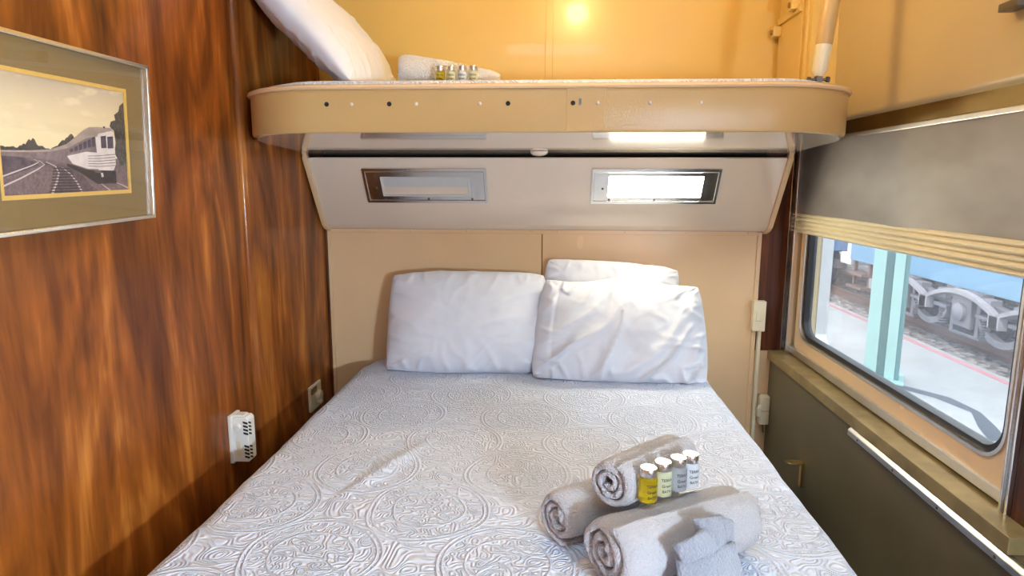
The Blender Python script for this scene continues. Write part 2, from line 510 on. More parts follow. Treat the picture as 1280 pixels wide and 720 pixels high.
def child_world(o, root):
    o.parent = root; o.location = Vector(o.location)-root.location
    return o
sill = bx('window_sill', (0.913, 1.235, 0.567), (0.999, YB-0.006, 0.605), M['sill'], None, 0.003)
child_world(sill, win1)
# side guide channels of the shade
def channel(y0, y1, z0, z1):
    mb = MB()
    mb.box((0.985, y0, z0), (XR, y1, z1))
    mb.box((0.960, y0, z0), (0.986, y0+0.006, z1))
    mb.box((0.960, y1-0.006, z0), (0.986, y1, z1))
    mb.box((0.966, (y0+y1)/2-0.008, z0), (0.986, (y0+y1)/2+0.006, z1))
    return mb
child_world(channel(2.622, 2.690, 0.607, 1.448).build('guide_channel', M['chrome'], None, bevel=0.0015), win1)
child_world(channel(1.318, 1.342, 0.60, 1.448).build('guide_channel', M['chrome'], None, bevel=0.0015), win1)

# ---- roller shade, half drawn
sh = tag(empty('roller_shade', (0.98, 2.0, 1.10)), 'silver grey roller shade pulled half down over the train window', 'window shade')
def fsh(u, v):
    y = 1.345+u*(2.655-1.345); z = 1.452-v*(1.452-1.178)
    return (0.974+0.004*math.sin(5*u+2*v)+0.003*math.sin(13*u+6*v)*v+0.003*fbm((u*4, v*3, 2)), y, z)
child_world(MB().sheet(fsh, 40, 14, 0.0016).build('fabric', M['shade'], None), sh)
prof = []
NB = 5
for i in range(NB):
    z0 = 1.183-i*0.0155
    for k in range(6):
        a = PI*k/5
        prof.append((0.972-0.0075*math.sin(a)-0.004*(i in (1, 3)), z0-0.0155*(k+0.25)/5.6))
prof += [(0.983, 1.183-NB*0.0155), (0.983, 1.183)]
child_world(MB().prism(prof, 'y', 1.336, 2.668).build('bottom_bar', M['ivory'], None, smooth=35), sh)

# ---- rail under the sill
rl = tag(empty('aluminium_rail', (0.915, 1.5, 0.545)), 'long narrow aluminium rail screwed along dark panel under window sill', 'rail')
child_world(MB().prism([(0.908, 0.540), (0.925, 0.540), (0.925, 0.565), (0.916, 0.565), (0.908, 0.556)], 'y', 0.95, 1.925)
            .build('channel', M['alu'], None, bevel=0.0015), rl)
for y in (1.86, 1.66, 1.46, 1.26, 1.06):
    o = MB().lathe([(0.004, 0), (0.004, 0.001), (0.002, 0.0022)], (0.9085, y, 0.548), (-1, 0, 0), 10).build('screw', M['steel_dark'], None)
    child_world(o, rl)
# ------------------------------------------------------------------ upper berth
BX0, BX1, BY0, BR = -0.966, 0.882, 1.815, 0.30
def berth_outline(inset, yb=2.685, n=14):
    r = max(BR-inset, 0.02); P = [(BX0+inset, yb, -1.0, 0.0)]
    for cx, a0 in ((BX0+BR, PI), (BX1-BR, 1.5*PI)):
        for k in range(n+1):
            a = a0+PI/2*k/n
            P.append((cx+r*math.cos(a), BY0+BR+r*math.sin(a), math.cos(a), math.sin(a)))
    P.append((BX1-inset, yb, 1.0, 0.0))
    return P
def sweep(profile, yb=2.685):
    """profile (outward offset, z) swept round the berth front"""
    O = berth_outline(0.0, yb); V = []
    # denser straight front
    for (x, y, nx, ny) in O:
        for (o, z) in profile: V.append((x+nx*o, y+ny*o, z))
    return MB().grid(V, len(O), len(profile))
berth = tag(empty('upper_berth', (-0.04, 2.25, 1.43)), 'tan metal upper bunk shelf with rounded corners folded out above the bed', 'bunk')
fz0, fz1 = 1.436, 1.556
pf = [(-0.020, fz0+0.004), (-0.006, fz0), (-0.002, fz0+0.002), (0, fz0+0.008), (0.0, fz1-0.012), (-0.001, fz1-0.004), (-0.004, fz1)]
pf += [(-0.022, fz1), (-0.022, fz0+0.006)]
fas = child_world(sweep(pf+[pf[0]]).build('front_fascia', M['tan'], None), berth)
lip = [(0.0, fz1-0.003), (0.006, fz1-0.002), (0.009, fz1+0.003), (0.007, fz1+0.009), (0.0, fz1+0.012), (-0.024, fz1+0.012), (-0.024, fz1-0.003), (0.0, fz1-0.003)]
child_world(sweep(lip).build('top_lip', M['cream'], None), berth)
O = berth_outline(0.012, 2.57)
def und_z(y): return 1.4375-0.034*max(0, (y-BY0))/(2.57-BY0)
mb = MB()
n = len(O)
mb.add([(x, y, und_z(y)) for x, y, *_ in O]+[(x, y, und_z(y)+0.02) for x, y, *_ in O],
       [tuple(range(n)), tuple(range(n, 2*n))[::-1]]+[(i, (i+1) % n, n+(i+1) % n, n+i) for i in range(n)])
child_world(mb.build('underside', M['cream_gloss'], None, bevel=0.003), berth)
# small pull knob under the shelf
child_world(MB().lathe([(0.034, 0), (0.032, 0.006), (0.022, 0.013), (0.004, 0.016), (0, 0.016)], (-0.055, 2.40, und_z(2.40)), (0, 0, -1), 24)
            .build('pull_knob', M['cream_gloss'], None), berth)
# screw holes and screws along the fascia
yf = BY0-0.0005
for px, hole in ((-0.637, 1), (-0.459, 1), (-0.128, 1), (0.050, 1), (-0.566, 0), (-0.383, 0), (-0.206, 0), (0.118, 0), (0.258, 0), (0.395, 0)):
    yy = yf
    if px < BX0+BR:
        yy = BY0+BR-math.sqrt(BR*BR-(BX0+BR-px)**2)-0.0005
    if 0.03 < px < 0.14: yy = yf-0.002
    z = 1.514
    if hole:
        o = MB().lathe([(0.0065, -0.002), (0.0065, 0.0008), (0.004, 0.0012), (0, 0.0003)], (px, yy, z), (0, -1, 0), 14).build('screw_hole', M['cavity'], None)
    else:
        o = MB().lathe([(0.0055, 0), (0.005, 0.002), (0.003, 0.004), (0, 0.0045)], (px, yy, z), (0, -1, 0), 14).build('screw', M['cream_gloss'], None)
    child_world(o, berth)
hp = child_world(bx('cover_plate', (0.032, yf-0.002, 1.439), (0.137, yf+0.004, 1.5535), M['tan'], None, 0.0012), berth)
child_world(bx('latch_slot', (0.066, yf-0.0035, 1.508), (0.073, yf, 1.526), M['steel_dark'], None, 0.001), berth)

# strut holding the berth
st = tag(empty('berth_strut', (0.736, 1.915, 1.58)), 'cream telescopic strut from bunk corner to ceiling', 'strut')
A, Bp = np.array([0.736, 1.915, 1.594]), np.array([0.812, 1.93, ZC])
def sp(t): return A+(Bp-A)*t
child_world(MB().tube([sp(0), sp(0.02), sp(0.15)], [0.012, 0.020, 0.0215], 20).tube([sp(0.15), sp(1)], 0.0215, 20).build('tube', M['ivory'], None), st)
child_world(MB().tube([sp(0.11), sp(0.115), sp(0.275), sp(0.28)], [0.0215, 0.0228, 0.0228, 0.0215], 20).build('sleeve', M['tan'], None), st)
fk = MB().box((0.728, 1.905, 1.578), (0.744, 1.925, 1.606)).tube([(0.708, 1.915, 1.586), (0.764, 1.915, 1.586)], 0.004, 10)
fk.lathe([(0.008, 0), (0.008, 0.008)], (0.706, 1.915, 1.586), (1, 0, 0), 8).lathe([(0.008, 0), (0.008, 0.008)], (0.758, 1.915, 1.586), (1, 0, 0), 8)
child_world(fk.build('clevis_bolt', M['steel_dark'], None), st)

# thin mattress with quilted cover in the berth
def slab(name, mat, inset, z0, z1, amp):
    O = berth_outline(inset, 2.67, 10); V = []; F = []
    levels = [(0.0, z0), (0.0, z1-0.02), (0.006, z1-0.006), (0.02, z1), (0.08, z1+0.004), (0.2, z1+0.006)]
    n = len(O)
    for li, (ins, z) in enumerate(levels):
        for (x, y, nx, ny) in O:
            zz = z+(amp*(0.5+0.7*fbm((x*4, y*4, 3.1)))+amp*0.8*math.exp(-((x-0.2)/0.22)**2) if li > 1 else 0)
            V.append((x-nx*ins, max(y-ny*ins, 0) if ny < 0 else y, zz))
    for li in range(len(levels)-1):
        for i in range(n-1):
            a = li*n+i
            F.append((a, a+1, a+1+n, a+n))
    F.append(tuple(range(n)))
    F.append(tuple((len(levels)-1)*n+i for i in range(n))[::-1])
    return MB().add(V, F).build(name, mat, None, smooth=60)
bmx = tag(slab('berth_mattress', M['quilt'], 0.030, 1.462, 1.580, 0.007), 'white quilted mattress lying in the upper bunk shelf', 'mattress')

# ------------------------------------------------------------------ valance with reading lights below the berth
VT, VBt = (2.46, 1.389), (2.63, 1.128)
val = tag(empty('headboard_valance', (-0.05, 2.66, 1.10)), 'cream sloping metal valance holding two reading lights above pillows', 'valance')
XV0, XV1 = -0.950, 0.862
vp = [VT, VBt]
for k in range(1, 7):
    a = k/6
    vp.append((VBt[0]+0.055*a, VBt[1]-0.026*math.sin(a*PI/2)))
vp_in = [(y+0.010, z+0.004) for y, z in vp][::-1]
child_world(MB().prism(vp+[(2.69, 1.102), (2.69, 1.108)]+vp_in+[(2.47, 1.391)], 'x', XV0, XV1).build('front_sheet', M['cream_gloss'], None, smooth=30), val)
for x0, x1 in ((XV0-0.016, XV0+0.004), (XV1-0.004, XV1+0.016)):
    outer = [(2.425, 1.432), (2.432, 1.432), (2.452, 1.400), (2.448, 1.386)] + [(y-0.006, z-0.004) for y, z in vp[1:]] + [(2.69, 1.092), (2.69, 1.112), (2.66, 1.116), (2.640, 1.14), (2.475, 1.394), (2.445, 1.432)]
    e = child_world(MB().prism(outer, 'x', x0, x1).build('end_trim', M['cream'], None, bevel=0.003), val)
sd = np.array([0, VBt[0]-VT[0], VBt[1]-VT[1]]); SL = np.linalg.norm(sd); sd /= SL
sn = np.array([0, sd[2], -sd[1]])
for x in (XV0-0.006, XV1+0.006):
    for s_ in (0.03, 0.13, 0.22):
        p = np.array([x, VT[0], VT[1]])+sd*s_+sn*0.006
        child_world(MB().lathe([(0.004, 0), (0.003, 0.002), (0, 0.003)], p, sn, 10).build('screw', M['cream'], None), val)

M['lens_on'] = glow('lit_lens', (1.0, 0.93, 0.72), READING)
M['lens_off'] = paint('frosted_lens', (0.62, 0.63, 0.62), 0.3, 0.03, 0.0001, 20)
M['lamp_slot'] = paint('lamp_slot', (0.25, 0.21, 0.12), 0.5, 0.1, 0.0001, 20)
def reading_light(xc, lit, label):
    W, Hh = 0.487, 0.160
    c = np.array([xc, VT[0], VT[1]])+sd*0.120+sn*0.0005
    mtx = Matrix(((1, 0, sn[0], c[0]), (0, -sd[1], sn[1], c[1]), (0, -sd[2], sn[2], c[2]), (0, 0, 0, 1)))
    r = tag(empty('reading_light', mtx=mtx), label, 'light', 'reading lights in the valance')
    ot = rrect(-W/2, W/2, -Hh/2, Hh/2, 0.004, 2); it = rrect(-W/2+0.012, W/2-0.012, -Hh/2+0.012, Hh/2-0.014, 0.003, 2)
    MB().ring(ot, it, 'z', 0, 0.008).build('outer_frame', M['chrome'], r, bevel=0.002)
    lx0, lx1, ly0, ly1 = (-W/2+0.067, W/2-0.067, -Hh/2+0.030, Hh/2-0.040)
    if lit: lx0, lx1, ly0, ly1 = lx0, lx1+0.004, -Hh/2+0.028, Hh/2-0.036
    ho = rrect(lx0, lx1, ly0, ly1, 0.003, 2)
    MB().ring(it, ho, 'z', 0.0, 0.004).build('face_plate', M['chrome'], r, bevel=0.001)
    MB().tube([(-W/2+0.013, Hh/2-0.016, 0.005), (W/2-0.013, Hh/2-0.016, 0.005)], 0.0035, 10).build('hinge', M['chrome'], r)
    if lit:
        MB().prism(rrect(lx0+0.001, lx1-0.001, ly0+0.001, ly1-0.001, 0.003, 2), 'z', -0.004, 0.0035).build('lens', M['lens_on'], r, bevel=0.001)
    else:
        ym = ly0+(ly1-ly0)*0.46
        MB().box((lx0, ly0, -0.012), (lx1, ym, -0.009)).build('slot', M['lamp_slot'], r, smooth=0)
        MB().prism([(ym-0.004, -0.011), (ym, 0.001), (ly1-0.002, 0.006), (ly1, 0.003), (ly1, -0.011)], 'x', lx0+0.002, lx1-0.002).build('hood', M['lens_off'], r, bevel=0.001)
        MB().ring(ho, rrect(lx0+0.008, lx1-0.008, ly0+0.006, ly1-0.002, 0.003, 2), 'z', -0.008, 0.006).build('inner_frame', M['lens_off'], r, bevel=0.001)
    for x, y in ((-W/2+0.045, -0.012), (-0.17, -Hh/2+0.018), (0.005, -Hh/2+0.018), (0.18, -Hh/2+0.018)):
        MB().lathe([(0.0045, 0.0035), (0.0045, 0.005), (0.002, 0.0062), (0, 0.0062)], (x, y, 0), (0, 0, 1), 12).build('screw', M['steel_dark'], r)
    return r
reading_light(-0.502, False, 'switched off chrome framed reading light in valance nearer the wood wall')
reading_light(0.388, True, 'lit chrome framed reading light glowing in valance nearer the window')

# ------------------------------------------------------------------ ceiling globe and two added fill lights
M['globe'] = glow('warm_globe', (1.0, 0.66, 0.26), WARM_LAMP)
M['diffuser'] = glow('fill_diffuser', (0.52, 0.75, 1.0), PANEL_FILL)
cl = tag(empty('ceiling_lamp', (0.112, 1.78, ZC)), 'small warm globe lamp hanging from the ceiling over the upper bunk', 'lamp')
MB().lathe([(0.075, 0), (0.075, 0.012), (0.05, 0.022), (0.012, 0.03), (0.012, 0.10), (0.03, 0.11), (0.032, 0.125)], (0, 0, 0), (0, 0, -1), 28).build('base', M['chrome'], cl)
MB().lathe([(0.03, 0.12)]+[(0.058*math.sin(a), 0.172-0.058*math.cos(a)) for a in [PI*(k+1.6)/12 for k in range(11)]], (0, 0, 0), (0, 0, -1), 28).build('globe', M['globe'], cl)
pl = tag(empty('ceiling_fill_panel', (0.0, 0.1, ZC)), 'white rectangular fill panel added on the ceiling above the foot of the bed', 'lamp')  # added only to fill the room with light
MB().ring(rrect(-0.42, 0.42, -0.27, 0.27, 0.02, 3), rrect(-0.39, 0.39, -0.24, 0.24, 0.015, 3), 'z', -0.035, 0).build('frame', M['alu'], pl, bevel=0.003)
MB().prism(rrect(-0.39, 0.39, -0.24, 0.24, 0.015, 3), 'z', -0.026, -0.01).build('diffuser', M['diffuser'], pl)

M['opal'] = glow('opal_fill', (0.58, 0.78, 1.0), WALL_FILL)  # invented tube, placed for side light and the shadow beside the bed
wlp = tag(empty('fill_tube', (XR, -0.58, 1.12)), 'long opal fill tube added on the window side wall', 'lamp')
MB().prism(rrect(-0.32, 0.32, -0.06, 0.06, 0.02, 4), 'x', -0.022, 0.0).build('base', M['chrome'], wlp, bevel=0.003)
MB().tube([(-0.062, -0.29, 0), (-0.062, -0.275, 0), (-0.062, 0.275, 0), (-0.062, 0.29, 0)], [0.030, 0.042, 0.042, 0.030], 20).build('tube', M['opal'], wlp)
for sx in (-1, 1):
    MB().box((-0.09, sx*0.295-0.012, -0.03), (-0.02, sx*0.295+0.012, 0.03)).build('end_cap', M['chrome'], wlp, bevel=0.004)

# ------------------------------------------------------------------ locker beside the berth, vent opposite
lk = tag(empty('wall_locker', (0.91, 2.53, 1.60)), 'shallow cream metal locker with latched door above the bunk end', 'locker')
child_world(bx('body', (0.872, 2.36, 1.595), (0.968, 2.695, ZC), M['gold'], None, 0.003), lk)
child_world(bx('door', (0.862, 2.425, 1.597), (0.873, 2.665, ZC-0.002), M['gold'], None, 0.003), lk)
child_world(bx('frame_strip', (0.864, 2.385, 1.597), (0.873, 2.405, ZC-0.002), M['gold'], None, 0.003), lk)
child_world(bx('cross_rail', (0.852, 2.43, 1.895), (0.863, 2.66, 1.922), M['gold'], None, 0.003), lk)
for y, z in ((2.655, 1.872), (2.475, 1.925)):
    c = child_world(bx('latch', (0.832, y-0.022, z-0.018), (0.863, y+0.022, z+0.020), M['gold'], None, 0.004), lk)
    child_world(MB().lathe([(0.010, 0), (0.010, 0.004), (0.006, 0.005)], (0.832, y, z), (-1, 0, 0), 14).build('latch_pin', M['bronze'], None), lk)
vt = tag(empty('wall_vent', (-0.97, 2.58, 1.95)), 'slatted brass vent high on the wood wall behind the bunk pillow', 'vent')
xv = XL+0.014
child_world(MB().ring([(2.50, 1.93), (2.66, 1.93), (2.66, 2.20), (2.50, 2.20)], [(2.52, 1.95), (2.64, 1.95), (2.64, 2.18), (2.52, 2.18)], 'x', xv, xv+0.010).build('frame', M['bronze'], None, bevel=0.002), vt)
for k in range(9):
    z = 1.963+k*0.026
    child_world(MB().prism([(xv, z), (xv+0.008, z-0.008), (xv+0.009, z-0.006), (xv+0.001, z+0.004)], 'y', 2.52, 2.64).build('slat', M['bronze'], None), vt)

# ------------------------------------------------------------------ small fittings
sb = tag(empty('switch_box', (0.860, 2.69, 0.75)), 'ivory switch box with conduit running down beside the headboard', 'switch')
child_world(bx('box', (0.832, 2.655, 0.690), (0.884, YB-0.012, 0.818), M['ivory'], None, 0.004), sb)
child_world(bx('rocker', (0.846, 2.650, 0.735), (0.866, 2.656, 0.775), M['ivory'], None, 0.002), sb)
child_world(bx('conduit', (0.862, 2.672, 0.10), (0.876, YB-0.004, 0.690), M['ivory'], None, 0.003), sb)
so = tag(empty('wall_socket', (0.92, 2.69, 0.33)), 'ivory surface socket box with brass prongs at dark panel corner', 'socket')
child_world(bx('box', (0.884, 2.650, 0.285), (0.9245, YB-0.005, 0.410), M['ivory'], None, 0.005), so)
child_world(MB().box((0.872, 2.640, 0.325), (0.886, 2.662, 0.362)).lathe([(0.008, 0), (0.008, 0.022)], (0.880, 2.651, 0.368), (-0.3, -1, 0.1), 10)
            .build('plug', M['ivory'], None, bevel=0.002), so)
child_world(MB().tube([(0.902, 2.66, 0.29), (0.903, 2.655, 0.262), (0.906, 2.66, 0.250)], 0.0035, 8).build('prong', M['bronze'], None), so)
child_world(bx('cover_line', (0.889, 2.6485, 0.345), (0.922, 2.651, 0.349), M['cream'], None, 0.0005), so)

hk = tag(empty('coat_hook', (0.92, 2.28, 0.24)), 'small brass L shaped hook on the dark panel beside the bed', 'hook')
child_world(bx('back_plate', (0.917, 2.262, 0.196), (0.9262, 2.282, 0.290), M['brass'], None, 0.001), hk)
child_world(MB().prism([(0.926, 2.262), (0.926, 2.292), (0.880, 2.298), (0.866, 2.290), (0.862, 2.277), (0.866, 2.264), (0.880, 2.258)], 'z', 0.284, 0.291)
            .build('arm', M['brass'], None, bevel=0.0015), hk)

th = tag(empty('wall_thermostat', (XL, 1.86, 0.44)), 'white vented thermostat box with round knob on the wood wall', 'thermostat')
child_world(bx('back_plate', (XL, 1.806, 0.438), (XL+0.012, 1.866, 0.592), M['white_plastic'], None, 0.003), th)
cov = child_world(MB().prism([(XL+0.011, 0.442), (XL+0.056, 0.442), (XL+0.061, 0.448), (XL+0.061, 0.578), (XL+0.054, 0.587), (XL+0.011, 0.587)], 'y', 1.812, 1.858)
            .build('cover', M['white_plastic'], None, bevel=0.004), th)
child_world(MB().lathe([(0.012, 0), (0.011, 0.008), (0.009, 0.010), (0, 0.010)], (XL+0.029, 1.812, 0.556), (0, -1, 0), 20).build('knob', M['white_plastic'], None, bevel=0.001), th)
child_world(bx('label_plate', (XL+0.021, 1.8105, 0.460), (XL+0.036, 1.8122, 0.512), M['ivory'], None, 0.0005), th)
for zz in (0.568, 0.492):
    for k in range(4):
        z = zz-0.0115*k
        child_world(MB().prism([(1.816, z), (1.816, z+0.006), (1.832, z-0.002), (1.832, z-0.008)], 'x', XL+0.060, XL+0.0617).build('vent_slot', M['cavity'], None), th)
        child_world(MB().prism([(XL+0.046, z+0.001), (XL+0.046, z+0.007), (XL+0.0605, z+0.003), (XL+0.0605, z-0.003)], 'y', 1.8108, 1.8125).build('vent_slot', M['cavity'], None), th)
child_world(bx('top_tab', (XL+0.014, 1.820, 0.5865), (XL+0.046, 1.850, 0.592), M['white_plastic'], None, 0.002), th)

ou = tag(empty('wall_outlet', (XL+0.014, 2.46, 0.42)), 'ivory outlet plate with plug low on the wood wall by bed', 'outlet')
xo = XL+0.014
child_world(bx('plate', (xo, 2.405, 0.380), (xo+0.012, 2.525, 0.485), M['ivory'], None, 0.004), ou)
child_world(MB().lathe([(0.022, 0), (0.022, 0.012), (0.018, 0.020), (0.010, 0.022), (0, 0.022)], (xo+0.010, 2.475, 0.435), (1, 0, 0), 18).build('plug', M['ivory'], None), ou)
child_world(MB().box((xo+0.012, 2.468, 0.400), (xo+0.032, 2.486, 0.432)).build('plug_lever', M['ivory'], None, bevel=0.003), ou)
child_world(bx('cover_flap', (xo+0.011, 2.412, 0.452), (xo+0.016, 2.468, 0.476), M['bronze'], None, 0.002), ou)

# bracket high on the window wall
bk = tag(bx('wall_bracket', (0.930, 1.43, 1.655), (0.962, 1.49, 1.672), M['steel_dark'], None, 0.002), 'small dark metal bracket high on the cream wall above shade', 'bracket')
# ------------------------------------------------------------------ framed train picture
FY0, FY1, FZ0, FZ1 = 1.035, 1.552, 1.208, 1.562
pic = tag(empty('framed_picture', (XL+0.0085, (FY0+FY1)/2-0.042, FZ0)), 'silver framed sepia photograph of a train on a curve on wood wall', 'picture')
PW, PH = FY1-FY0, FZ1-FZ0
def P2(c): return (c[0]-PW/2, c[1])
# local frame: x out of the wall, y along the wall, z up
pic.rotation_euler = (math.radians(1.2), math.radians(2.9), math.radians(2.2))
fo = [(-PW/2, 0), (PW/2, 0), (PW/2, PH), (-PW/2, PH)]
fi = [(-PW/2+0.009, 0.009), (PW/2-0.009, 0.009), (PW/2-0.009, PH-0.009), (-PW/2+0.009, PH-0.009)]
MB().ring(fo, fi, 'x', 0.001, 0.022).build('frame', M['chrome'], pic, bevel=0.002)
M['mat_board'] = paint('bronze_mat_board', (0.22, 0.145, 0.058), 0.7, 0.06, 0.0002, 60)
M['gold_liner'] = paint('gold_liner', (0.72, 0.45, 0.11), 0.45, 0.05, 0.0001, 40)
# print area
GU0, GU1, GV0, GV1 = 1.118-(FY0+FY1)/2, 1.474-(FY0+FY1)/2, 0.070, 0.285
bo = [(GU0-0.008, GV0-0.008), (GU1+0.008, GV0-0.008), (GU1+0.008, GV1+0.008), (GU0-0.008, GV1+0.008)]
bi = [(GU0, GV0), (GU1, GV0), (GU1, GV1), (GU0, GV1)]
MB().ring(fi, bo, 'x', 0.004, 0.0085).build('mat_board', M['mat_board'], pic, smooth=0)
MB().ring(bo, bi, 'x', 0.004, 0.0075).build('gold_liner', M['gold_liner'], pic, smooth=0)
MB().prism(fi, 'x', 0.0125, 0.0140).build('glazing', M['picture_glass'], pic, smooth=0)
def ink(name, a, b=None, scale=30):
    m, t = new(name)
    c = t.ramp(t.noise(t.coord(), scale, 5, 0.7), [(0.35, a), (0.65, b or a)])
    t.bsdf(Base_Color=c, Roughness=0.5)
    return m
def sky_ink():
    m, t = new('print_sky')
    g = t.coord('Generated')
    s = t.n.new('ShaderNodeSeparateXYZ'); t.l.new(g, s.inputs[0])
    base = t.ramp(s.outputs[2], [(0.35, (0.86, 0.70, 0.44)), (0.7, (0.72, 0.58, 0.38)), (1.0, (0.52, 0.42, 0.32))])
    cl_ = t.noise(t.coord('Object', (1, 12, 34)), 1.0, 3, 0.5)
    mk = t.ramp(cl_, [(0.54, (0, 0, 0)), (0.66, (1, 1, 1))])
    t.bsdf(Base_Color=t.mix(t.m('MULTIPLY', mk, 0.55), base, (0.88, 0.74, 0.50)), Roughness=0.5)
    return m
I_sky = sky_ink()
I_ground = ink('print_ballast', (0.10, 0.060, 0.075), (0.24, 0.16, 0.17), 160)
I_bed = ink('print_track_bed', (0.06, 0.034, 0.05), (0.15, 0.10, 0.12), 120)
I_tree = ink('print_trees', (0.018, 0.014, 0.018), (0.10, 0.08, 0.075), 150)
I_rail = ink('print_rail', (0.62, 0.52, 0.50))
I_side = ink('print_train_side', (0.16, 0.11, 0.13), (0.26, 0.19, 0.20), 60)
I_roof = ink('print_train_roof', (0.34, 0.26, 0.24), (0.46, 0.36, 0.32), 40)
I_nose = ink('print_train_nose', (0.66, 0.58, 0.58), (0.78, 0.71, 0.70), 30)
I_dark = ink('print_shadow', (0.018, 0.012, 0.022))
I_pane = ink('print_window', (0.06, 0.045, 0.08))
I_grass = ink('print_grass', (0.05, 0.03, 0.05), (0.13, 0.09, 0.12), 60)
lay = [0]
def flat(name, pts, mat):
    """flat printed area; pts in print fractions (u right, v down)"""
    lay[0] += 1
    x = 0.0046+0.000045*lay[0]
    P = [(x, GU0+u*(GU1-GU0), GV1-v*(GV1-GV0)) for u, v in pts]
    return MB().add(P, [tuple(range(len(P)))]).build(name, mat, pic, smooth=0)
def ribbon(name, pts, w0, w1, mat):
    n = len(pts); L = []; R = []
    for i, (u, v) in enumerate(pts):
        a = pts[max(i-1, 0)]; b = pts[min(i+1, n-1)]
        d = nrm((b[0]-a[0], b[1]-a[1])); w = (w0+(w1-w0)*i/(n-1))/2
        L.append((u-d[1]*w, v+d[0]*w)); R.append((u+d[1]*w, v-d[0]*w))
    return flat(name, L+R[::-1], mat)
def bumpy(x0, x1, base, top, n, seed):
    rnd = random.Random(seed); P = []
    for i in range(n+1):
        f = i/n
        P.append((x0+(x1-x0)*f, base-(base-top(f))*(0.82+0.3*rnd.random())))
    return [(x0, base)]+P+[(x1, base)]
flat('printed_sky', [(0, 0), (1, 0), (1, 0.72), (0, 0.72)], I_sky)
flat('printed_ground', [(0, 0.66), (1, 0.68), (1, 1), (0, 1)], I_ground)
flat('printed_grass', [(0, 0.66), (0.16, 0.69), (0.26, 0.75), (0.10, 0.82), (0, 0.86)], I_grass)
flat('printed_trees', bumpy(0.0, 0.34, 0.66, lambda f: 0.60-0.07*math.exp(-((f-0.62)/0.16)**2), 26, 1), I_tree)
flat('printed_trees', bumpy(0.30, 0.66, 0.66, lambda f: 0.62-0.14*math.exp(-((f-0.55)/0.28)**2), 26, 2), I_tree)
rt = [(1.0, 0.10), (0.96, 0.14), (0.945, 0.20), (0.90, 0.24), (0.91, 0.29), (0.865, 0.31), (0.85, 0.36), (0.89, 0.40), (0.90, 0.52), (0.88, 0.62), (0.92, 0.70), (0.93, 0.76), (1.0, 0.72)]
flat('printed_tree', rt, I_tree)
flat('printed_track_bed', [(0.14, 0.70), (0.46, 0.76), (0.58, 0.84), (0.68, 1.0), (0.30, 1.0), (0.40, 0.84), (0.33, 0.76)], I_bed)
ribbon('printed_rail', [(0.0, 0.845), (0.10, 0.80), (0.20, 0.755), (0.25, 0.725), (0.22, 0.70)], 0.012, 0.005, I_rail)
ribbon('printed_rail', [(0.0, 0.925), (0.12, 0.86), (0.24, 0.785), (0.29, 0.745), (0.25, 0.71)], 0.014, 0.005, I_rail)
ribbon('printed_rail', [(0.33, 1.0), (0.37, 0.90), (0.39, 0.82), (0.37, 0.76), (0.30, 0.72)], 0.020, 0.005, I_rail)
ribbon('printed_rail', [(0.565, 1.0), (0.53, 0.91), (0.48, 0.83), (0.42, 0.77)], 0.018, 0.006, I_rail)
ribbon('printed_rail', [(0.82, 1.0), (0.74, 0.93), (0.66, 0.87)], 0.010, 0.004, I_rail)
ribbon('printed_rail', [(1.0, 0.985), (0.94, 0.95), (0.88, 0.92)], 0.010, 0.006, I_rail)
for k in range(9):
    v = 0.985-0.026*k; w = 0.13-0.008*k; c = 0.445-0.004*k
    ribbon('printed_sleeper', [(c-w, v), (c+w, v+0.004)], 0.011, 0.011, I_dark)
flat('printed_shadow', [(0.44, 0.70), (0.60, 0.74), (0.70, 0.82), (0.88, 0.84), (0.885, 0.93), (0.70, 0.93), (0.58, 0.83), (0.46, 0.76)], I_dark)
flat('printed_train_side', [(0.0, 0.635), (0.20, 0.63), (0.34, 0.62), (0.46, 0.585), (0.62, 0.44), (0.70, 0.42), (0.73, 0.60), (0.73, 0.80), (0.62, 0.79), (0.50, 0.745), (0.34, 0.705), (0.16, 0.685), (0.0, 0.675)], I_side)
flat('printed_train_roof', [(0.0, 0.632), (0.20, 0.625), (0.34, 0.61), (0.46, 0.56), (0.61, 0.42), (0.66, 0.385), (0.74, 0.375), (0.86, 0.375), (0.885, 0.41), (0.72, 0.475), (0.64, 0.485), (0.47, 0.595), (0.34, 0.630), (0.2, 0.642), (0.0, 0.645)], I_roof)
flat('printed_train_nose', [(0.71, 0.50), (0.74, 0.44), (0.87, 0.40), (0.885, 0.50), (0.885, 0.74), (0.86, 0.80), (0.72, 0.795)], I_nose)
flat('printed_train_band', [(0.46, 0.665), (0.62, 0.62), (0.72, 0.625), (0.72, 0.785), (0.62, 0.78), (0.50, 0.735)], I_nose)
for k in range(6):
    a = 0.485+k*0.038; h = 0.028+0.012*k; y0 = 0.605-0.024*k
    flat('printed_window', [(a, y0), (a+0.028, y0-0.016), (a+0.028, y0-0.010+h), (a, y0+h)], I_pane)
for a, b in ((0.755, 0.805), (0.815, 0.870)):
    flat('printed_window', [(a, 0.465), (b, 0.455), (b, 0.575), (a, 0.58)], I_pane)
for k in range(5):
    ribbon('printed_fluting', [(0.63, 0.66+0.024*k), (0.73, 0.655+0.026*k), (0.88, 0.635+0.028*k)], 0.006, 0.008, I_side)
flat('printed_coupler', [(0.74, 0.80), (0.88, 0.80), (0.88, 0.87), (0.85, 0.91), (0.80, 0.91), (0.79, 0.86), (0.74, 0.87)], I_dark)
flat('printed_lamp', [(0.735, 0.825), (0.755, 0.82), (0.76, 0.86), (0.74, 0.865)], I_nose)
flat('printed_marker', [(0.782, 0.365), (0.798, 0.363), (0.80, 0.382), (0.784, 0.384)], I_dark)
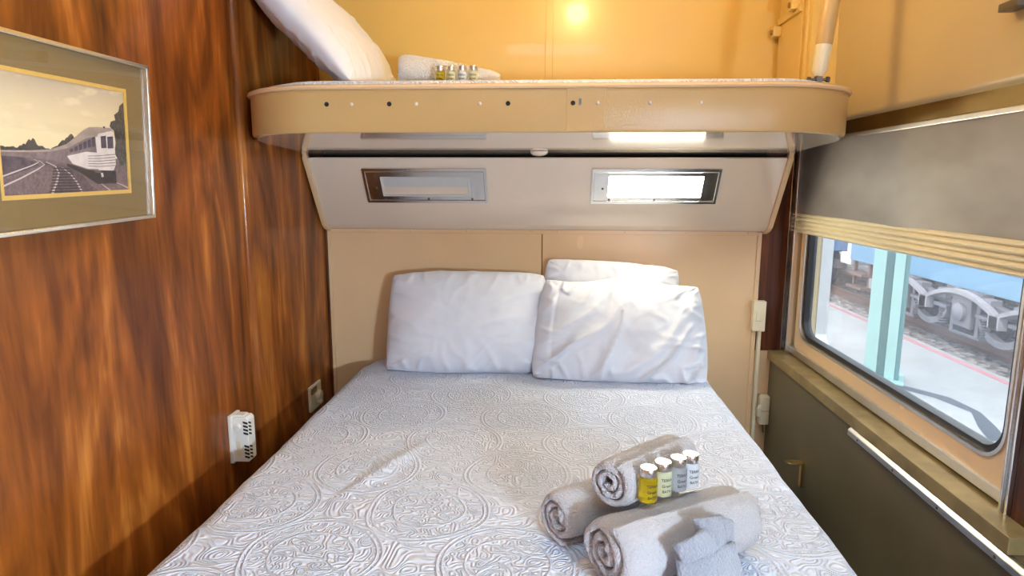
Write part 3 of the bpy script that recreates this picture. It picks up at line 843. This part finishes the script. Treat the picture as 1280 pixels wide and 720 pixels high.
# ------------------------------------------------------------------ bed
EX0, EX1, EY0, EY1, EZ = -0.787, 0.612, 0.72, 2.688, 0.550
bed = tag(empty('double_bed', ((EX0+EX1)/2, 1.7, 0)), 'double bed filling the compartment under the upper bunk', 'bed')
child_world(bx('base', (EX0+0.04, EY0+0.03, 0.0), (EX1-0.04, EY1, 0.30), M['wood2'], None, 0.01), bed)
child_world(bx('mattress', (EX0+0.022, EY0+0.02, 0.30), (EX1-0.022, EY1, EZ-0.018), M['cotton'], None, 0.03), bed)

def bed_relief(x, y):
    z = 0.004*fbm((x*2.2, y*2.2, 1.0))+0.0022*fbm((x*6, y*6, 4.0))
    # pinched fold left of the middle
    d = np.array([x+0.438, y-1.575]); ax = nrm((0.42, 1.0))
    s_ = d.dot(ax); c_ = d[0]*ax[1]-d[1]*ax[0]
    z += 0.014*math.exp(-(s_/0.15)**2)*(math.exp(-((c_-0.012)/0.02)**2)-0.75*math.exp(-((c_+0.014)/0.016)**2))
    return z
def spread():
    prof = []                                   # across the bed: x, z, drop flag
    r = 0.045
    prof += [(EX0-0.004, z) for z in (0.25, 0.33, 0.41, 0.47)]
    for k in range(7):
        a = PI/2*k/6
        prof.append((EX0+r-r*math.cos(a), EZ-r+r*math.sin(a)))
    N = 110
    for k in range(1, N): prof.append((EX0+r+(EX1-EX0-2*r)*k/N, EZ))
    for k in range(7):
        a = PI/2*k/6
        prof.append((EX1-r+r*math.sin(a), EZ-r+r*math.cos(a)))
    prof += [(EX1+0.004, z) for z in (0.47, 0.41, 0.33, 0.25)]
    ys = [EY0-0.004]*3+list(np.linspace(EY0+0.002, EY1-0.002, 150))
    zz = [0.25, 0.42, EZ-0.03]+[None]*150
    V = []
    for (x, z) in prof:
        for y, cap in zip(ys, zz):
            w = min(max((z-0.40)/0.15, 0), 1)
            zz_ = z+bed_relief(x, y)*w
            # left edge runs a little uneven
            xx = x+(0.006*fbm((y*5, x*3, 8.0)) if w < 1 or abs(x-EX0) < 0.06 or abs(x-EX1) < 0.06 else 0)
            if cap is not None: zz_ = min(zz_, cap)
            # far corner droops by the wood wall
            fall = max(0, (y-2.50)/0.19)*max(0, (-0.60-x)/0.18)
            zz_ -= 0.030*fall
            V.append((xx, y, zz_))
    return MB().grid(V, len(prof), len(ys)).build('bedspread', M['quilt'], None, smooth=80)
bsp = tag(spread(), 'white quilted bedspread with embossed medallions covering the double bed', 'bedspread')
so_ = bsp.modifiers.new('thickness', 'SOLIDIFY'); so_.thickness = 0.006; so_.offset = 1.0

# ------------------------------------------------------------------ pillows
def ridge(v): return max(0.0, 1-abs(v)*2.6)**2
def make_pillow(name, label, seed, W, H, T, mtx, rimw, diag, group, clampz=None, clampy=None, hem=None, shape=None, ang=0.6):
    """two cotton skins meeting in a seam; rimw = gathers along the seam, diag = long creases across"""
    nx, ny = 110, 84
    idx = {}; V = []; F = []
    ca, sa = math.cos(ang), math.sin(ang)
    for side in (1, -1):
        for i in range(nx+1):
            for j in range(ny+1):
                rim = i in (0, nx) or j in (0, ny)
                if rim and side == -1: idx[side, i, j] = idx[1, i, j]; continue
                idx[side, i, j] = len(V)
                # denser towards the seam
                u = math.sin(PI/2*(2*i/nx-1)*0.92)/math.sin(PI/2*0.92); v = math.sin(PI/2*(2*j/ny-1)*0.92)/math.sin(PI/2*0.92)
                k_ = (abs(u)*abs(v))**9
                x = W/2*u*math.sqrt(1-0.075*v*v)*(1-0.020*k_)
                y = H/2*v*math.sqrt(1-0.11*u*u)*(1-0.030*k_)
                x += 0.006*fbm((seed, y*6, u)); y += 0.008*fbm((x*6, seed, v))
                t = T/2*(max(0, 1-abs(u)**2.6)*max(0, 1-abs(v)**2.2))**0.56
                e = min(1-abs(u), 1-abs(v))
                per = (y*1.0 if 1-abs(u) < 1-abs(v) else x*1.0)
                g = ridge(noise.noise(Vector((per*17+seed*7, e*1.6+seed, side*3))))
                t += rimw*0.011*(g-0.3)*math.exp(-e/0.30)*min(1, e*9)
                a_, b_ = x*ca+y*sa, -x*sa+y*ca
                wv = 0.05*noise.noise(Vector((x*5, y*5, seed+1)))
                d = ridge(noise.noise(Vector((a_*3.2+seed, (b_+wv)*15, seed*1.7+side))))
                low = 0.25+0.75*min(1, max(0, (0.35-v)/0.9))
                t += diag*0.014*(d-0.25)*low*min(1, e*5)
                t += 0.006*noise.noise(Vector((x*6+seed, y*6, side)))*min(1, e*4)+0.0015*noise.noise(Vector((x*26, y*26, seed)))*min(1, e*6)
                if hem is not None:
                    k = (u-hem)/0.018
                    t += 0.004*(1 if u < hem else 0)*min(1, e*12)-0.004*math.exp(-k*k)
                z = side*max(t, 0.0015) if not rim else 0.0
                if shape: x, y, z = shape(x, y, z, u, v)
                q = mtx @ Vector((x, y, z))
                if clampz is not None and q.z < clampz: q.z = clampz-0.03*(clampz-q.z)
                if clampy is not None and q.y > clampy: q.y = clampy
                V.append(q)
    for i in range(nx):
        for j in range(ny):
            q = [(i, j), (i+1, j), (i+1, j+1), (i, j+1)]
            F.append(tuple(idx[1, a, b] for a, b in q)); F.append(tuple(idx[-1, a, b] for a, b in q[::-1]))
    loc = Vector((sum(q.x for q in V)/len(V), sum(q.y for q in V)/len(V), min(q.z for q in V)))
    ob = MB().add([q-loc for q in V], F).build(name, M['cotton'], None, smooth=120)
    ob.location = loc
    return tag(ob, label, 'pillow', group)
def basis(center, ex, ey):
    ex = nrm(ex); ey = nrm(np.array(ey)-ex*np.dot(ex, ey)); ez = np.cross(ex, ey)
    return Matrix(((ex[0], ey[0], ez[0], center[0]), (ex[1], ey[1], ez[1], center[1]), (ex[2], ey[2], ez[2], center[2]), (0, 0, 0, 1)))
zt = EZ+0.008
make_pillow('pillow', 'white pillow mostly hidden behind the two front pillows against headboard', 3, 0.56, 0.44, 0.11,
            basis((0.235, 2.612, 0.762), (1, 0.0, -0.060), (0.03, 0.10, 1)), 1.2, 0.8, 'bed pillows', zt, 2.684, ang=-0.4)
make_pillow('pillow', 'smooth plump white pillow propped on bed nearer the wood wall', 1, 0.645, 0.420, 0.225,
            basis((-0.338, 2.505, 0.742), (1, 0.02, 0.004), (0.0, 0.30, 1)), 1.6, 0.35, 'bed pillows', zt, 2.684,
            shape=lambda x, y, z, u, v: (x*(1+0.045*max(0, -v)), y, z*(1.0-0.18*v)))
make_pillow('pillow', 'creased white pillow propped on bed nearer the window', 5, 0.655, 0.412, 0.205,
            basis((0.264, 2.440, 0.730), (1, -0.015, -0.022), (0.0, 0.36, 1)), 2.2, 2.2, 'bed pillows', zt, 2.684, hem=-0.80,
            shape=lambda x, y, z, u, v: (x+0.018*v*(1 if u < 0 else -0.8), y+(0.012*math.sin(u*5+1) if v > 0 else 0)*v, z*(1.0-0.2*v)), ang=0.75)
# pillow leaning on the wood wall in the upper bunk
mtu = basis((-0.785, 2.235, 1.785), (0.04, 1, 0.0), (-0.64, 0.05, 0.64))
make_pillow('pillow', 'white pillow leaning against wood wall in the upper bunk', 8, 0.60, 0.56, 0.18, mtu, 0.5, 0.6, 'bunk pillow', 1.592, 2.684,
            hem=-0.84, shape=lambda x, y, z, u, v: (x, y, z+0.02*math.cos(v*1.5)), ang=0.2)

# ------------------------------------------------------------------ towels
def roll_mesh(A, B, R, r0, turns, seed, squash=0.94, start=0.0, nl=26, flat=None, taper=0.0, er=0.10, el=0.012):
    A = np.array(A, float); B = np.array(B, float); ax = nrm(B-A); L = np.linalg.norm(B-A)
    up = nrm(np.array([0, 0, 1.0])-ax*ax[2]); side = np.cross(ax, up)
    NP = int(turns*26); t = (R-r0)/turns*0.80
    js = [0.0, 0.004, 0.010]+list(np.linspace(0.022, L-0.022, nl))+[L-0.010, L-0.004, L]
    ed = [0.30, 0.78, 0.97]+[1.0]*nl+[0.97, 0.78, 0.30]
    V = []; n2 = 2*(NP+1)
    for s_, e in zip(js, ed):
        o = []; i_ = []
        for k in range(NP+1):
            f = k/NP; ph = start+2*PI*turns*f
            r = r0+(R-t/2-r0)*f
            th = t*(0.55 if k in (0, NP) else 1.0)*e
            wob = 1+0.06*fbm((math.cos(ph)*1.4+seed, math.sin(ph)*1.4, s_*9+f*2))+0.02*math.sin(2*ph+seed)*(1-f)
            for lst, rr in ((o, r+th/2), (i_, r-th/2)):
                rr = rr*wob+0.0011*fbm((ph*6, s_*120, seed), 2)*e
                a = math.cos(ph)*rr; b = math.sin(ph)*rr
                sh_ = 1-er*math.exp(-s_/el)-er*math.exp(-(L-s_)/el)
                a *= sh_; b *= sh_
                b *= squash*(1-taper*s_/L); a *= (1-0.3*taper*s_/L)
                ss = s_+0.007*fbm((ph*0.8, seed, 1.0 if s_ < L/2 else 5.0))*(1 if (s_ < 0.02 or s_ > L-0.02) else 0)
                p = A+ax*ss+side*a+up*b
                if flat is not None and p[2] < flat: p[2] = flat+0.0006*((k % 3))
                lst.append(p)
        V += o+i_[::-1]
    F = []
    nj = len(js)
    for j in range(nj-1):
        for k in range(n2):
            F.append((j*n2+k, j*n2+(k+1) % n2, (j+1)*n2+(k+1) % n2, (j+1)*n2+k))
    for j in (0, nj-1):
        for k in range(NP):
            F.append((j*n2+k, j*n2+k+1, j*n2+n2-2-k, j*n2+n2-1-k))
    return MB().add(V, F)
def towel(label, A, B, R, mat, group='rolled towels', **kw):
    o = roll_mesh(A, B, R, **kw).build('rolled_towel', mat, None, smooth=70)
    return tag(o, label, 'towel', group)
zb = EZ+0.006
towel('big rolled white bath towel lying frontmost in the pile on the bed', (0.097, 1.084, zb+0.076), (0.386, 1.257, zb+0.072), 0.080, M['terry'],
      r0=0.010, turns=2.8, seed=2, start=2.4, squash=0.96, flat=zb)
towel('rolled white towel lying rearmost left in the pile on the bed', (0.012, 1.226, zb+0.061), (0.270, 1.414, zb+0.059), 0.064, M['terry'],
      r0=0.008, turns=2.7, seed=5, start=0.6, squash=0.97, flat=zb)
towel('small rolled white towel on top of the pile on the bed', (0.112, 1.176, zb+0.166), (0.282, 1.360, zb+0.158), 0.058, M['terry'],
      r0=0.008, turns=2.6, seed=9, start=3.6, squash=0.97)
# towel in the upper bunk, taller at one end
towel('rolled white towel lying in the upper bunk behind small bottles', (-0.505, 2.13, 1.656), (-0.185, 2.19, 1.630), 0.070, M['terry_lit'],
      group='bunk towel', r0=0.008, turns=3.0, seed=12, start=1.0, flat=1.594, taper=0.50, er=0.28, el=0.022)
# folded wash cloth: pocket with two folded tips, leaning on the front roll
wc = tag(empty('folded_washcloth', (0.275, 1.07, zb)), 'small folded washcloth pocket with turned out tips leaning on front towel', 'washcloth')
W0 = np.array([0.222, 1.014, zb+0.006]); WE1 = np.array([0.896, 0.444, 0.0]); WE2 = nrm((-0.128, 0.257, 0.958)); WN = np.array([0.426, -0.858, 0.287])
def patch(c, bulge, off, seed, rip=0.0025):
    """bilinear cloth flap: corners (across, up) top left, top right, bottom right, bottom left"""
    c = [np.array(q) for q in c]
    def f(u, v):
        q = c[0]*(1-u)*(1-v)+c[1]*u*(1-v)+c[2]*u*v+c[3]*(1-u)*v
        o = off+bulge*math.sin(PI*min(max(u, 0), 1))*(0.5+0.5*math.sin(PI*v*0.9))+rip*fbm((u*3, v*3, seed))
        return W0+WE1*q[0]+WE2*q[1]+WN*o
    return f
def flap(name, c, bulge, off, seed, t=0.012, nu=20, nv=16):
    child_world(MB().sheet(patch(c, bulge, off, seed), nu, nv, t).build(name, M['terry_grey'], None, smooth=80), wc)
flap('pocket', [(0.010, 0.100), (0.137, 0.098), (0.152, 0.004), (0.004, 0.004)], 0.014, 0.006, 1, 0.013, 28, 22)
flap('folded_tip', [(0.112, 0.146), (0.154, 0.130), (0.145, 0.080), (0.112, 0.080)], 0.010, -0.014, 3)
flap('folded_tip', [(0.060, 0.152), (0.119, 0.149), (0.124, 0.080), (0.074, 0.080)], 0.012, -0.002, 4)
flap('lapel', [(-0.004, 0.124), (0.064, 0.140), (0.090, 0.099), (0.010, 0.092)], 0.010, 0.021, 5)

# ------------------------------------------------------------------ toiletry bottles
M['yellow_gel'] = liquid('yellow_gel', (0.86, 0.66, 0.02))
M['pale_gel'] = liquid('pale_lime_lotion', (0.72, 0.74, 0.50), 0.2, 0.35)
M['clear_gel'] = liquid('clear_grey_gel', (0.62, 0.66, 0.70), 0.12, 0.6)
M['white_gel'] = liquid('milky_lotion', (0.72, 0.76, 0.80), 0.2, 0.25)
M['print_ink'] = paint('dark_print', (0.015, 0.015, 0.02), 0.5, 0.05, 0.0, 20)
M['cap'] = metal('satin_cap', (0.78, 0.77, 0.75), 0.28, 0.08, 20)
def wrapped_text(body, size, R, z, mat, parent):
    cu = bpy.data.curves.new('lettering', 'FONT'); cu.body = body; cu.size = size; cu.align_x = 'CENTER'
    cu.offset = size*0.02
    tmp = bpy.data.objects.new('lettering', cu); COL.objects.link(tmp)
    dg = bpy.context.evaluated_depsgraph_get()
    me = bpy.data.meshes.new_from_object(tmp.evaluated_get(dg))
    bpy.data.objects.remove(tmp)
    for v in me.vertices:
        a = v.co.x/R
        v.co = Vector((R*math.sin(a), -R*math.cos(a), z+v.co.y))
    me.materials.clear(); me.materials.append(mat)
    o = bpy.data.objects.new('lettering', me); COL.objects.link(o); o.parent = parent
    return o
def bottle(loc, mat, label, group, h=0.066, R=0.0180, rz=0.0, text=True):
    b = tag(empty('toiletry_bottle', loc), label, 'bottle', group)
    b.rotation_euler = (0, 0, rz)
    hb = h*0.74
    MB().lathe([(R*0.86, 0), (R*0.97, 0.0012), (R, 0.004), (R, hb-0.006), (R*0.94, hb-0.002), (R*0.76, hb), (R*0.74, hb+0.003)], (0, 0, 0), (0, 0, 1), 28).build('body', mat, b)
    MB().lathe([(R*0.86, hb+0.001), (R*0.90, hb+0.002), (R*0.90, h-0.002), (R*0.84, h), (0, h)], (0, 0, 0), (0, 0, 1), 28).build('cap', M['cap'], b)
    if text:
        wrapped_text('TERRA', 0.0078, R+0.0003, hb*0.66, M['print_ink'], b)
        wrapped_text('Green', 0.0078, R+0.0003, hb*0.42, M['print_ink'], b)
        wrapped_text('BATH', 0.0072, R+0.0003, hb*0.20, M['print_ink'], b)
    return b
BZ = zb+0.1525
bottle((0.186, 1.150, BZ-0.004), M['yellow_gel'], 'small bottle of clear yellow gel standing on the bed towel pile', 'bottles on the bed towels', rz=0.35)
bottle((0.217, 1.174, BZ-0.002), M['pale_gel'], 'small bottle of pale lime lotion standing on the bed towel pile', 'bottles on the bed towels', rz=0.35)
bottle((0.252, 1.205, BZ-0.006), M['clear_gel'], 'small bottle of clear grey gel standing on the bed towel pile', 'bottles on the bed towels', rz=0.35)
bottle((0.280, 1.226, BZ-0.007), M['white_gel'], 'small bottle of milky lotion, last in row on the bed towel pile', 'bottles on the bed towels', rz=0.35)
for x, mname, lab in ((-0.352, 'yellow_gel', 'small bottle of yellow gel in upper bunk, first from the pillow'),
                      (-0.318, 'pale_gel', 'small pale bottle beside the yellow one in upper bunk'),
                      (-0.284, 'white_gel', 'small milky bottle, third from the pillow in upper bunk'),
                      (-0.250, 'pale_gel', 'small pale bottle farthest from the pillow in upper bunk')):
    bottle((x, 2.03, 1.592), M[mname], lab, 'bottles in the upper bunk', h=0.058, R=0.0145)
# ------------------------------------------------------------------ outside: platform, post, train on the next track
GZ = -1.0
def concrete():
    m, t = new('pale_concrete')
    v = t.coord()
    n = t.noise(v, 0.8, 6, 0.65); n2 = t.noise(v, 3.2, 4, 0.6, 1.2)
    c = t.ramp(n, [(0.3, (0.24, 0.235, 0.23)), (0.7, (0.36, 0.355, 0.35))])
    st_ = t.ramp(n2, [(0.60, (0, 0, 0)), (0.72, (1, 1, 1))])
    t.bsdf(Base_Color=t.mix(t.m('MULTIPLY', st_, 0.25), c, (0.16, 0.17, 0.19)), Roughness=0.85, Normal=t.bump(t.noise(v, 40, 4), 0.004))
    return m
def gravel():
    m, t = new('track_ballast')
    v = t.coord()
    vo = t.node('TexVoronoi', None, Vector=v, Scale=14.0)
    c = t.ramp(vo.outputs['Color'], [(0.1, (0.06, 0.05, 0.05)), (0.9, (0.34, 0.29, 0.27))])
    t.bsdf(Base_Color=c, Roughness=0.9, Normal=t.bump(vo.outputs['Distance'], 0.05))
    return m
M['concrete'] = concrete(); M['ballast'] = gravel()
M['blue'] = paint('sky_blue_coach_paint', (0.11, 0.25, 0.38), 0.4, 0.10, 0.001, 2)
M['navy'] = paint('dull_blue_coach_paint', (0.10, 0.19, 0.34), 0.5, 0.15, 0.001, 2)
M['teal'] = paint('pale_teal_paint', (0.25, 0.41, 0.39), 0.5, 0.10, 0.001, 3)
M['teal_shade'] = paint('shaded_teal_paint', (0.07, 0.19, 0.20), 0.5, 0.10, 0.001, 3)  # shade of the post's recess and side put into the colour
M['truck'] = paint('dusty_black_iron', (0.085, 0.078, 0.088), 0.6, 0.35, 0.003, 5)
M['truck_worn'] = paint('dusty_grey_iron', (0.155, 0.145, 0.165), 0.6, 0.25, 0.003, 7)
M['truck_pale'] = paint('pale_dusty_iron', (0.27, 0.25, 0.27), 0.6, 0.2, 0.003, 7)
M['redline'] = paint('faded_red_line', (0.42, 0.17, 0.18), 0.7, 0.25, 0.001, 12)
M['rust'] = paint('rusty_rail', (0.14, 0.07, 0.055), 0.6, 0.3, 0.002, 9)
M['tar'] = paint('tar_patch', (0.055, 0.06, 0.075), 0.6, 0.2, 0.001, 8)
M['whitebox'] = paint('white_coach_box', (0.62, 0.62, 0.62), 0.5, 0.1, 0.001, 8)
struct(bx('ground', (-40, -60, GZ-0.75), (60, 90, GZ-0.65), M['ballast'], None, 0))
pf_ = struct(bx('platform', (1.55, -40, GZ-0.66), (5.45, 60, GZ), M['concrete'], None, 0.01))
bx('red_edge_line', (5.27, -40, GZ-0.002), (5.36, 60, GZ+0.003), M['redline'], pf_, 0)
struct(bx('trackbed', (5.452, -40, GZ-0.66), (9.6, 60, GZ-0.10), M['ballast'], None, 0.0))
# tar filled crack across the platform
cr = [(3.55, 8.3), (3.9, 7.45), (4.25, 6.95), (4.32, 6.5), (4.18, 6.12), (4.05, 5.75)]
V = []
for i, (x, y) in enumerate(cr):
    w = 0.05+0.05*math.sin(i*2.1)**2
    V += [(x-w, y, GZ+0.002), (x+w, y+0.02, GZ+0.002), ]
tc = MB().grid(V, len(cr), 2).build('tar_crack', M['tar'], pf_, smooth=0)

# rails
for x in (6.25, 7.70):
    o = MB().prism([(x-0.035, GZ+0.06), (x+0.035, GZ+0.06), (x+0.035, GZ+0.03), (x+0.012, GZ+0.015), (x+0.012, GZ-0.07), (x+0.07, GZ-0.10), (x-0.07, GZ-0.10), (x-0.012, GZ-0.07), (x-0.012, GZ+0.015), (x-0.035, GZ+0.03)], 'y', -40, 60).build('rail', M['rust'], None, smooth=0)
    tag(o, 'rusty steel rail %s the neighbouring train' % ('on the platform side under' if x < 7 else 'on the far side under'), 'rail', 'rails outside')

# canopy post: two light columns, shade between and beside them put in as darker teal
ps = tag(empty('platform_post', (3.94, 7.66, GZ)), 'pale teal steel post standing on the platform outside the window', 'post')
h0, h1 = 0, 5.0
MB().box((-0.155, -0.11, h0), (-0.045, 0.11, h1)).build('column', M['teal'], ps, bevel=0.006)
MB().box((-0.045, -0.03, h0), (0.025, 0.10, h1)).build('web', M['teal_shade'], ps)
MB().box((0.025, -0.11, h0), (0.115, 0.11, h1)).build('column', M['teal'], ps, bevel=0.006)
MB().box((0.115, -0.08, h0), (0.155, 0.11, h1)).build('shade_strip', M['teal_shade'], ps, bevel=0.004)
MB().box((-0.20, -0.21, 0), (0.20, 0.21, 0.02)).build('base_plate', M['teal'], ps, bevel=0.004)
ps.rotation_euler = (0, 0, -0.478); ps.scale = (1.18, 1.18, 1.0)

def wheel(mb, x, y, z, r=0.44):
    mb.lathe([(r*0.30, -0.02), (r*0.34, 0.0), (r*0.72, 0.01), (r*0.80, -0.015), (r*0.97, -0.02), (r, 0.0), (r, 0.09), (r*1.06, 0.10), (r*1.06, 0.13), (0.05, 0.13)], (x, y, z), (1, 0, 0), 32)
def journal(root, x, y, z):
    a = MB().box((x-0.16, y-0.22, z-0.22), (x+0.10, y+0.22, z+0.24)).build('journal_box', M['truck_worn'], root, bevel=0.02)
    MB().lathe([(0.13, 0), (0.13, 0.05), (0.09, 0.07), (0.05, 0.09), (0, 0.09)], (x-0.16, y, z-0.01), (-1, 0, 0), 20).build('cover', M['truck_worn'], a)
    for sy in (-1, 1):
        MB().box((x-0.10, y+sy*0.28-0.04, z-0.34), (x+0.08, y+sy*0.28+0.04, z+0.30)).build('pedestal', M['truck_worn'], root, bevel=0.01)
    MB().box((x-0.09, y-0.34, z-0.36), (x+0.06, y+0.34, z-0.31)).build('pedestal_tie', M['truck_worn'], root, bevel=0.008)
def truck(name, label, yc, hw, n_ax, x=5.98, worn='truck_worn'):
    r = tag(empty(name, (x, yc, GZ+0.06)), label, 'train truck', 'trucks of the train outside')
    zc = 0.44
    ax = [hw*(2*i/(n_ax-1)-1) for i in range(n_ax)]
    for i, y in enumerate(ax):
        w = MB(); wheel(w, 0.20, y, zc); w.build('wheel', M['truck'], r)
        journal(r, 0.0, y, zc)
    # arched side frame over the axle boxes
    pts = []
    span = ax[-1]-ax[0]
    N = 40
    y0, y1 = ax[0]-0.75, ax[-1]+0.75
    for k in range(N+1):
        y = y0+(y1-y0)*k/N
        d = min(abs(y-a) for a in ax)
        z = 0.50+0.16*math.exp(-(d/0.50)**2)
        pts.append((y, z))
    MB().prism(pts+[(y, z+0.085) for y, z in pts[::-1]], 'x', -0.10, 0.02).build('side_frame', M[worn], r, bevel=0.008)
    # curved bar arching over each axle box, with its end blocks
    for a in ax:
        e = []
        for k in range(25):
            y = a-0.80+1.60*k/24
            e.append((y, 0.47+0.22*math.cos((y-a)/0.80*PI/2)**0.8 if abs(y-a) < 0.799 else 0.47))
        MB().prism(e+[(y, z+0.065) for y, z in e[::-1]], 'x', -0.24, -0.15).build('arch_bar', M['truck_pale'], r, bevel=0.006)
        for sy in (-1, 1):
            MB().box((-0.25, a+sy*0.80-0.10, 0.36), (-0.13, a+sy*0.80+0.10, 0.54)).build('bar_block', M['truck_pale'], r, bevel=0.01)
    # equaliser bars sagging between the axles, with springs and spring caps
    for a, b in zip(ax[:-1], ax[1:]):
        e = []
        for k in range(25):
            f = k/24; y = a+0.36+(b-a-0.72)*f
            e.append((y, 0.36-0.26*math.sin(PI*f)**0.6))
        MB().prism(e+[(y, z+0.10) for y, z in e[::-1]], 'x', -0.14, -0.04).build('equaliser_bar', M[worn], r, bevel=0.006)
        for f in (0.30, 0.70):
            y = a+(b-a)*f
            MB().box((-0.17, y-0.16, 0.42), (0.0, y+0.16, 0.47)).build('spring_seat', M['truck_worn'], r, bevel=0.008)
            MB().box((-0.16, y-0.11, 0.55), (0.0, y+0.11, 0.70)).build('spring_cap', M['truck_worn'], r, bevel=0.01)
            q = []
            for k in range(49):
                q.append((-0.08+0.07*math.cos(k*0.9), y+0.07*math.sin(k*0.9), 0.16+0.26*k/48))
            MB().tube(q, 0.016, 6).build('coil_spring', M['truck'], r)
    MB().box((0.10, y0, 0.42), (0.35, y1, 0.62)).build('bolster', M['truck'], r, bevel=0.02)
    return r
truck('six_wheel_truck', 'dusty iron six wheel truck under the sky blue coach', 9.35, 1.62, 3)
truck('four_wheel_truck', 'dusty iron four wheel truck under the far dull blue coach', 16.0, 1.15, 2)

def coach(name, label, y0, y1, mat, zb0=-0.20):
    r = tag(empty(name, (7.45, (y0+y1)/2, zb0)), label, 'train coach', 'coaches outside')
    yc = (y0+y1)/2
    L = (y1-y0)/2
    MB().prism([(-1.50, 0), (1.50, 0), (1.50, 0.30), (1.50, 2.3), (1.25, 2.75), (0.6, 3.05), (-0.6, 3.05), (-1.25, 2.75), (-1.50, 2.3), (-1.50, 0.30)], 'y', -L, L).build('body', mat, r, bevel=0.01)
    MB().box((-1.515, -L, 0.34), (-1.49, L, 0.37)).build('belt_strip', mat, r, bevel=0.004)
    MB().box((-1.30, -L+0.3, -0.05), (1.30, L-0.3, -0.001)).build('underframe', M['truck'], r, bevel=0.01)
    rv = MB()
    for row in range(2):
        for k in range(60):
            y = -L+0.25+k*0.12+0.06*row
            if y > L-0.1: break
            rv.lathe([(0.014, 0), (0.010, 0.008), (0, 0.010)], (-1.5, y, 0.10+0.09*row), (-1, 0, 0), 6)
    o = rv.build('rivets', mat, r, smooth=0); o['kind'] = 'stuff'
    # window band above the belt
    for k in range(int(2*L/1.6)):
        y = -L+1.2+k*1.6
        if y+0.9 > L: break
        MB().box((-1.512, y, 1.0), (-1.49, y+0.95, 1.75)).build('window', M['rubber'], r, bevel=0.01)
    return r
coach('railway_coach', 'sky blue railway coach on the next track outside the window', -8.0, 13.15, M['blue'])
coach('railway_coach', 'dull blue railway coach coupled beyond the sky blue one', 14.0, 34.0, M['navy'], -0.12)
vb = tag(MB().box((6.1, 13.45, -0.36), (6.9, 13.95, -0.12)).box((6.2, 13.55, -0.13), (6.8, 13.9, 0.1)).build('coupling_box', M['whitebox'], None, bevel=0.03),
         'white box hanging at the gap between the two coaches', 'box')
vl = tag(empty('coach_steps', (6.0, 12.7, GZ+0.2)), 'rusty hanging step frame below the end of the sky blue coach', 'steps')
for y in (-0.30, 0.30):
    MB().box((-0.03, y-0.03, 0.05), (0.03, y+0.03, 0.62)).build('upright', M['rust'], vl, bevel=0.005)
for z in (0.08, 0.34):
    MB().box((-0.16, -0.30, z), (0.12, 0.30, z+0.05)).build('tread', M['rust'], vl, bevel=0.005)
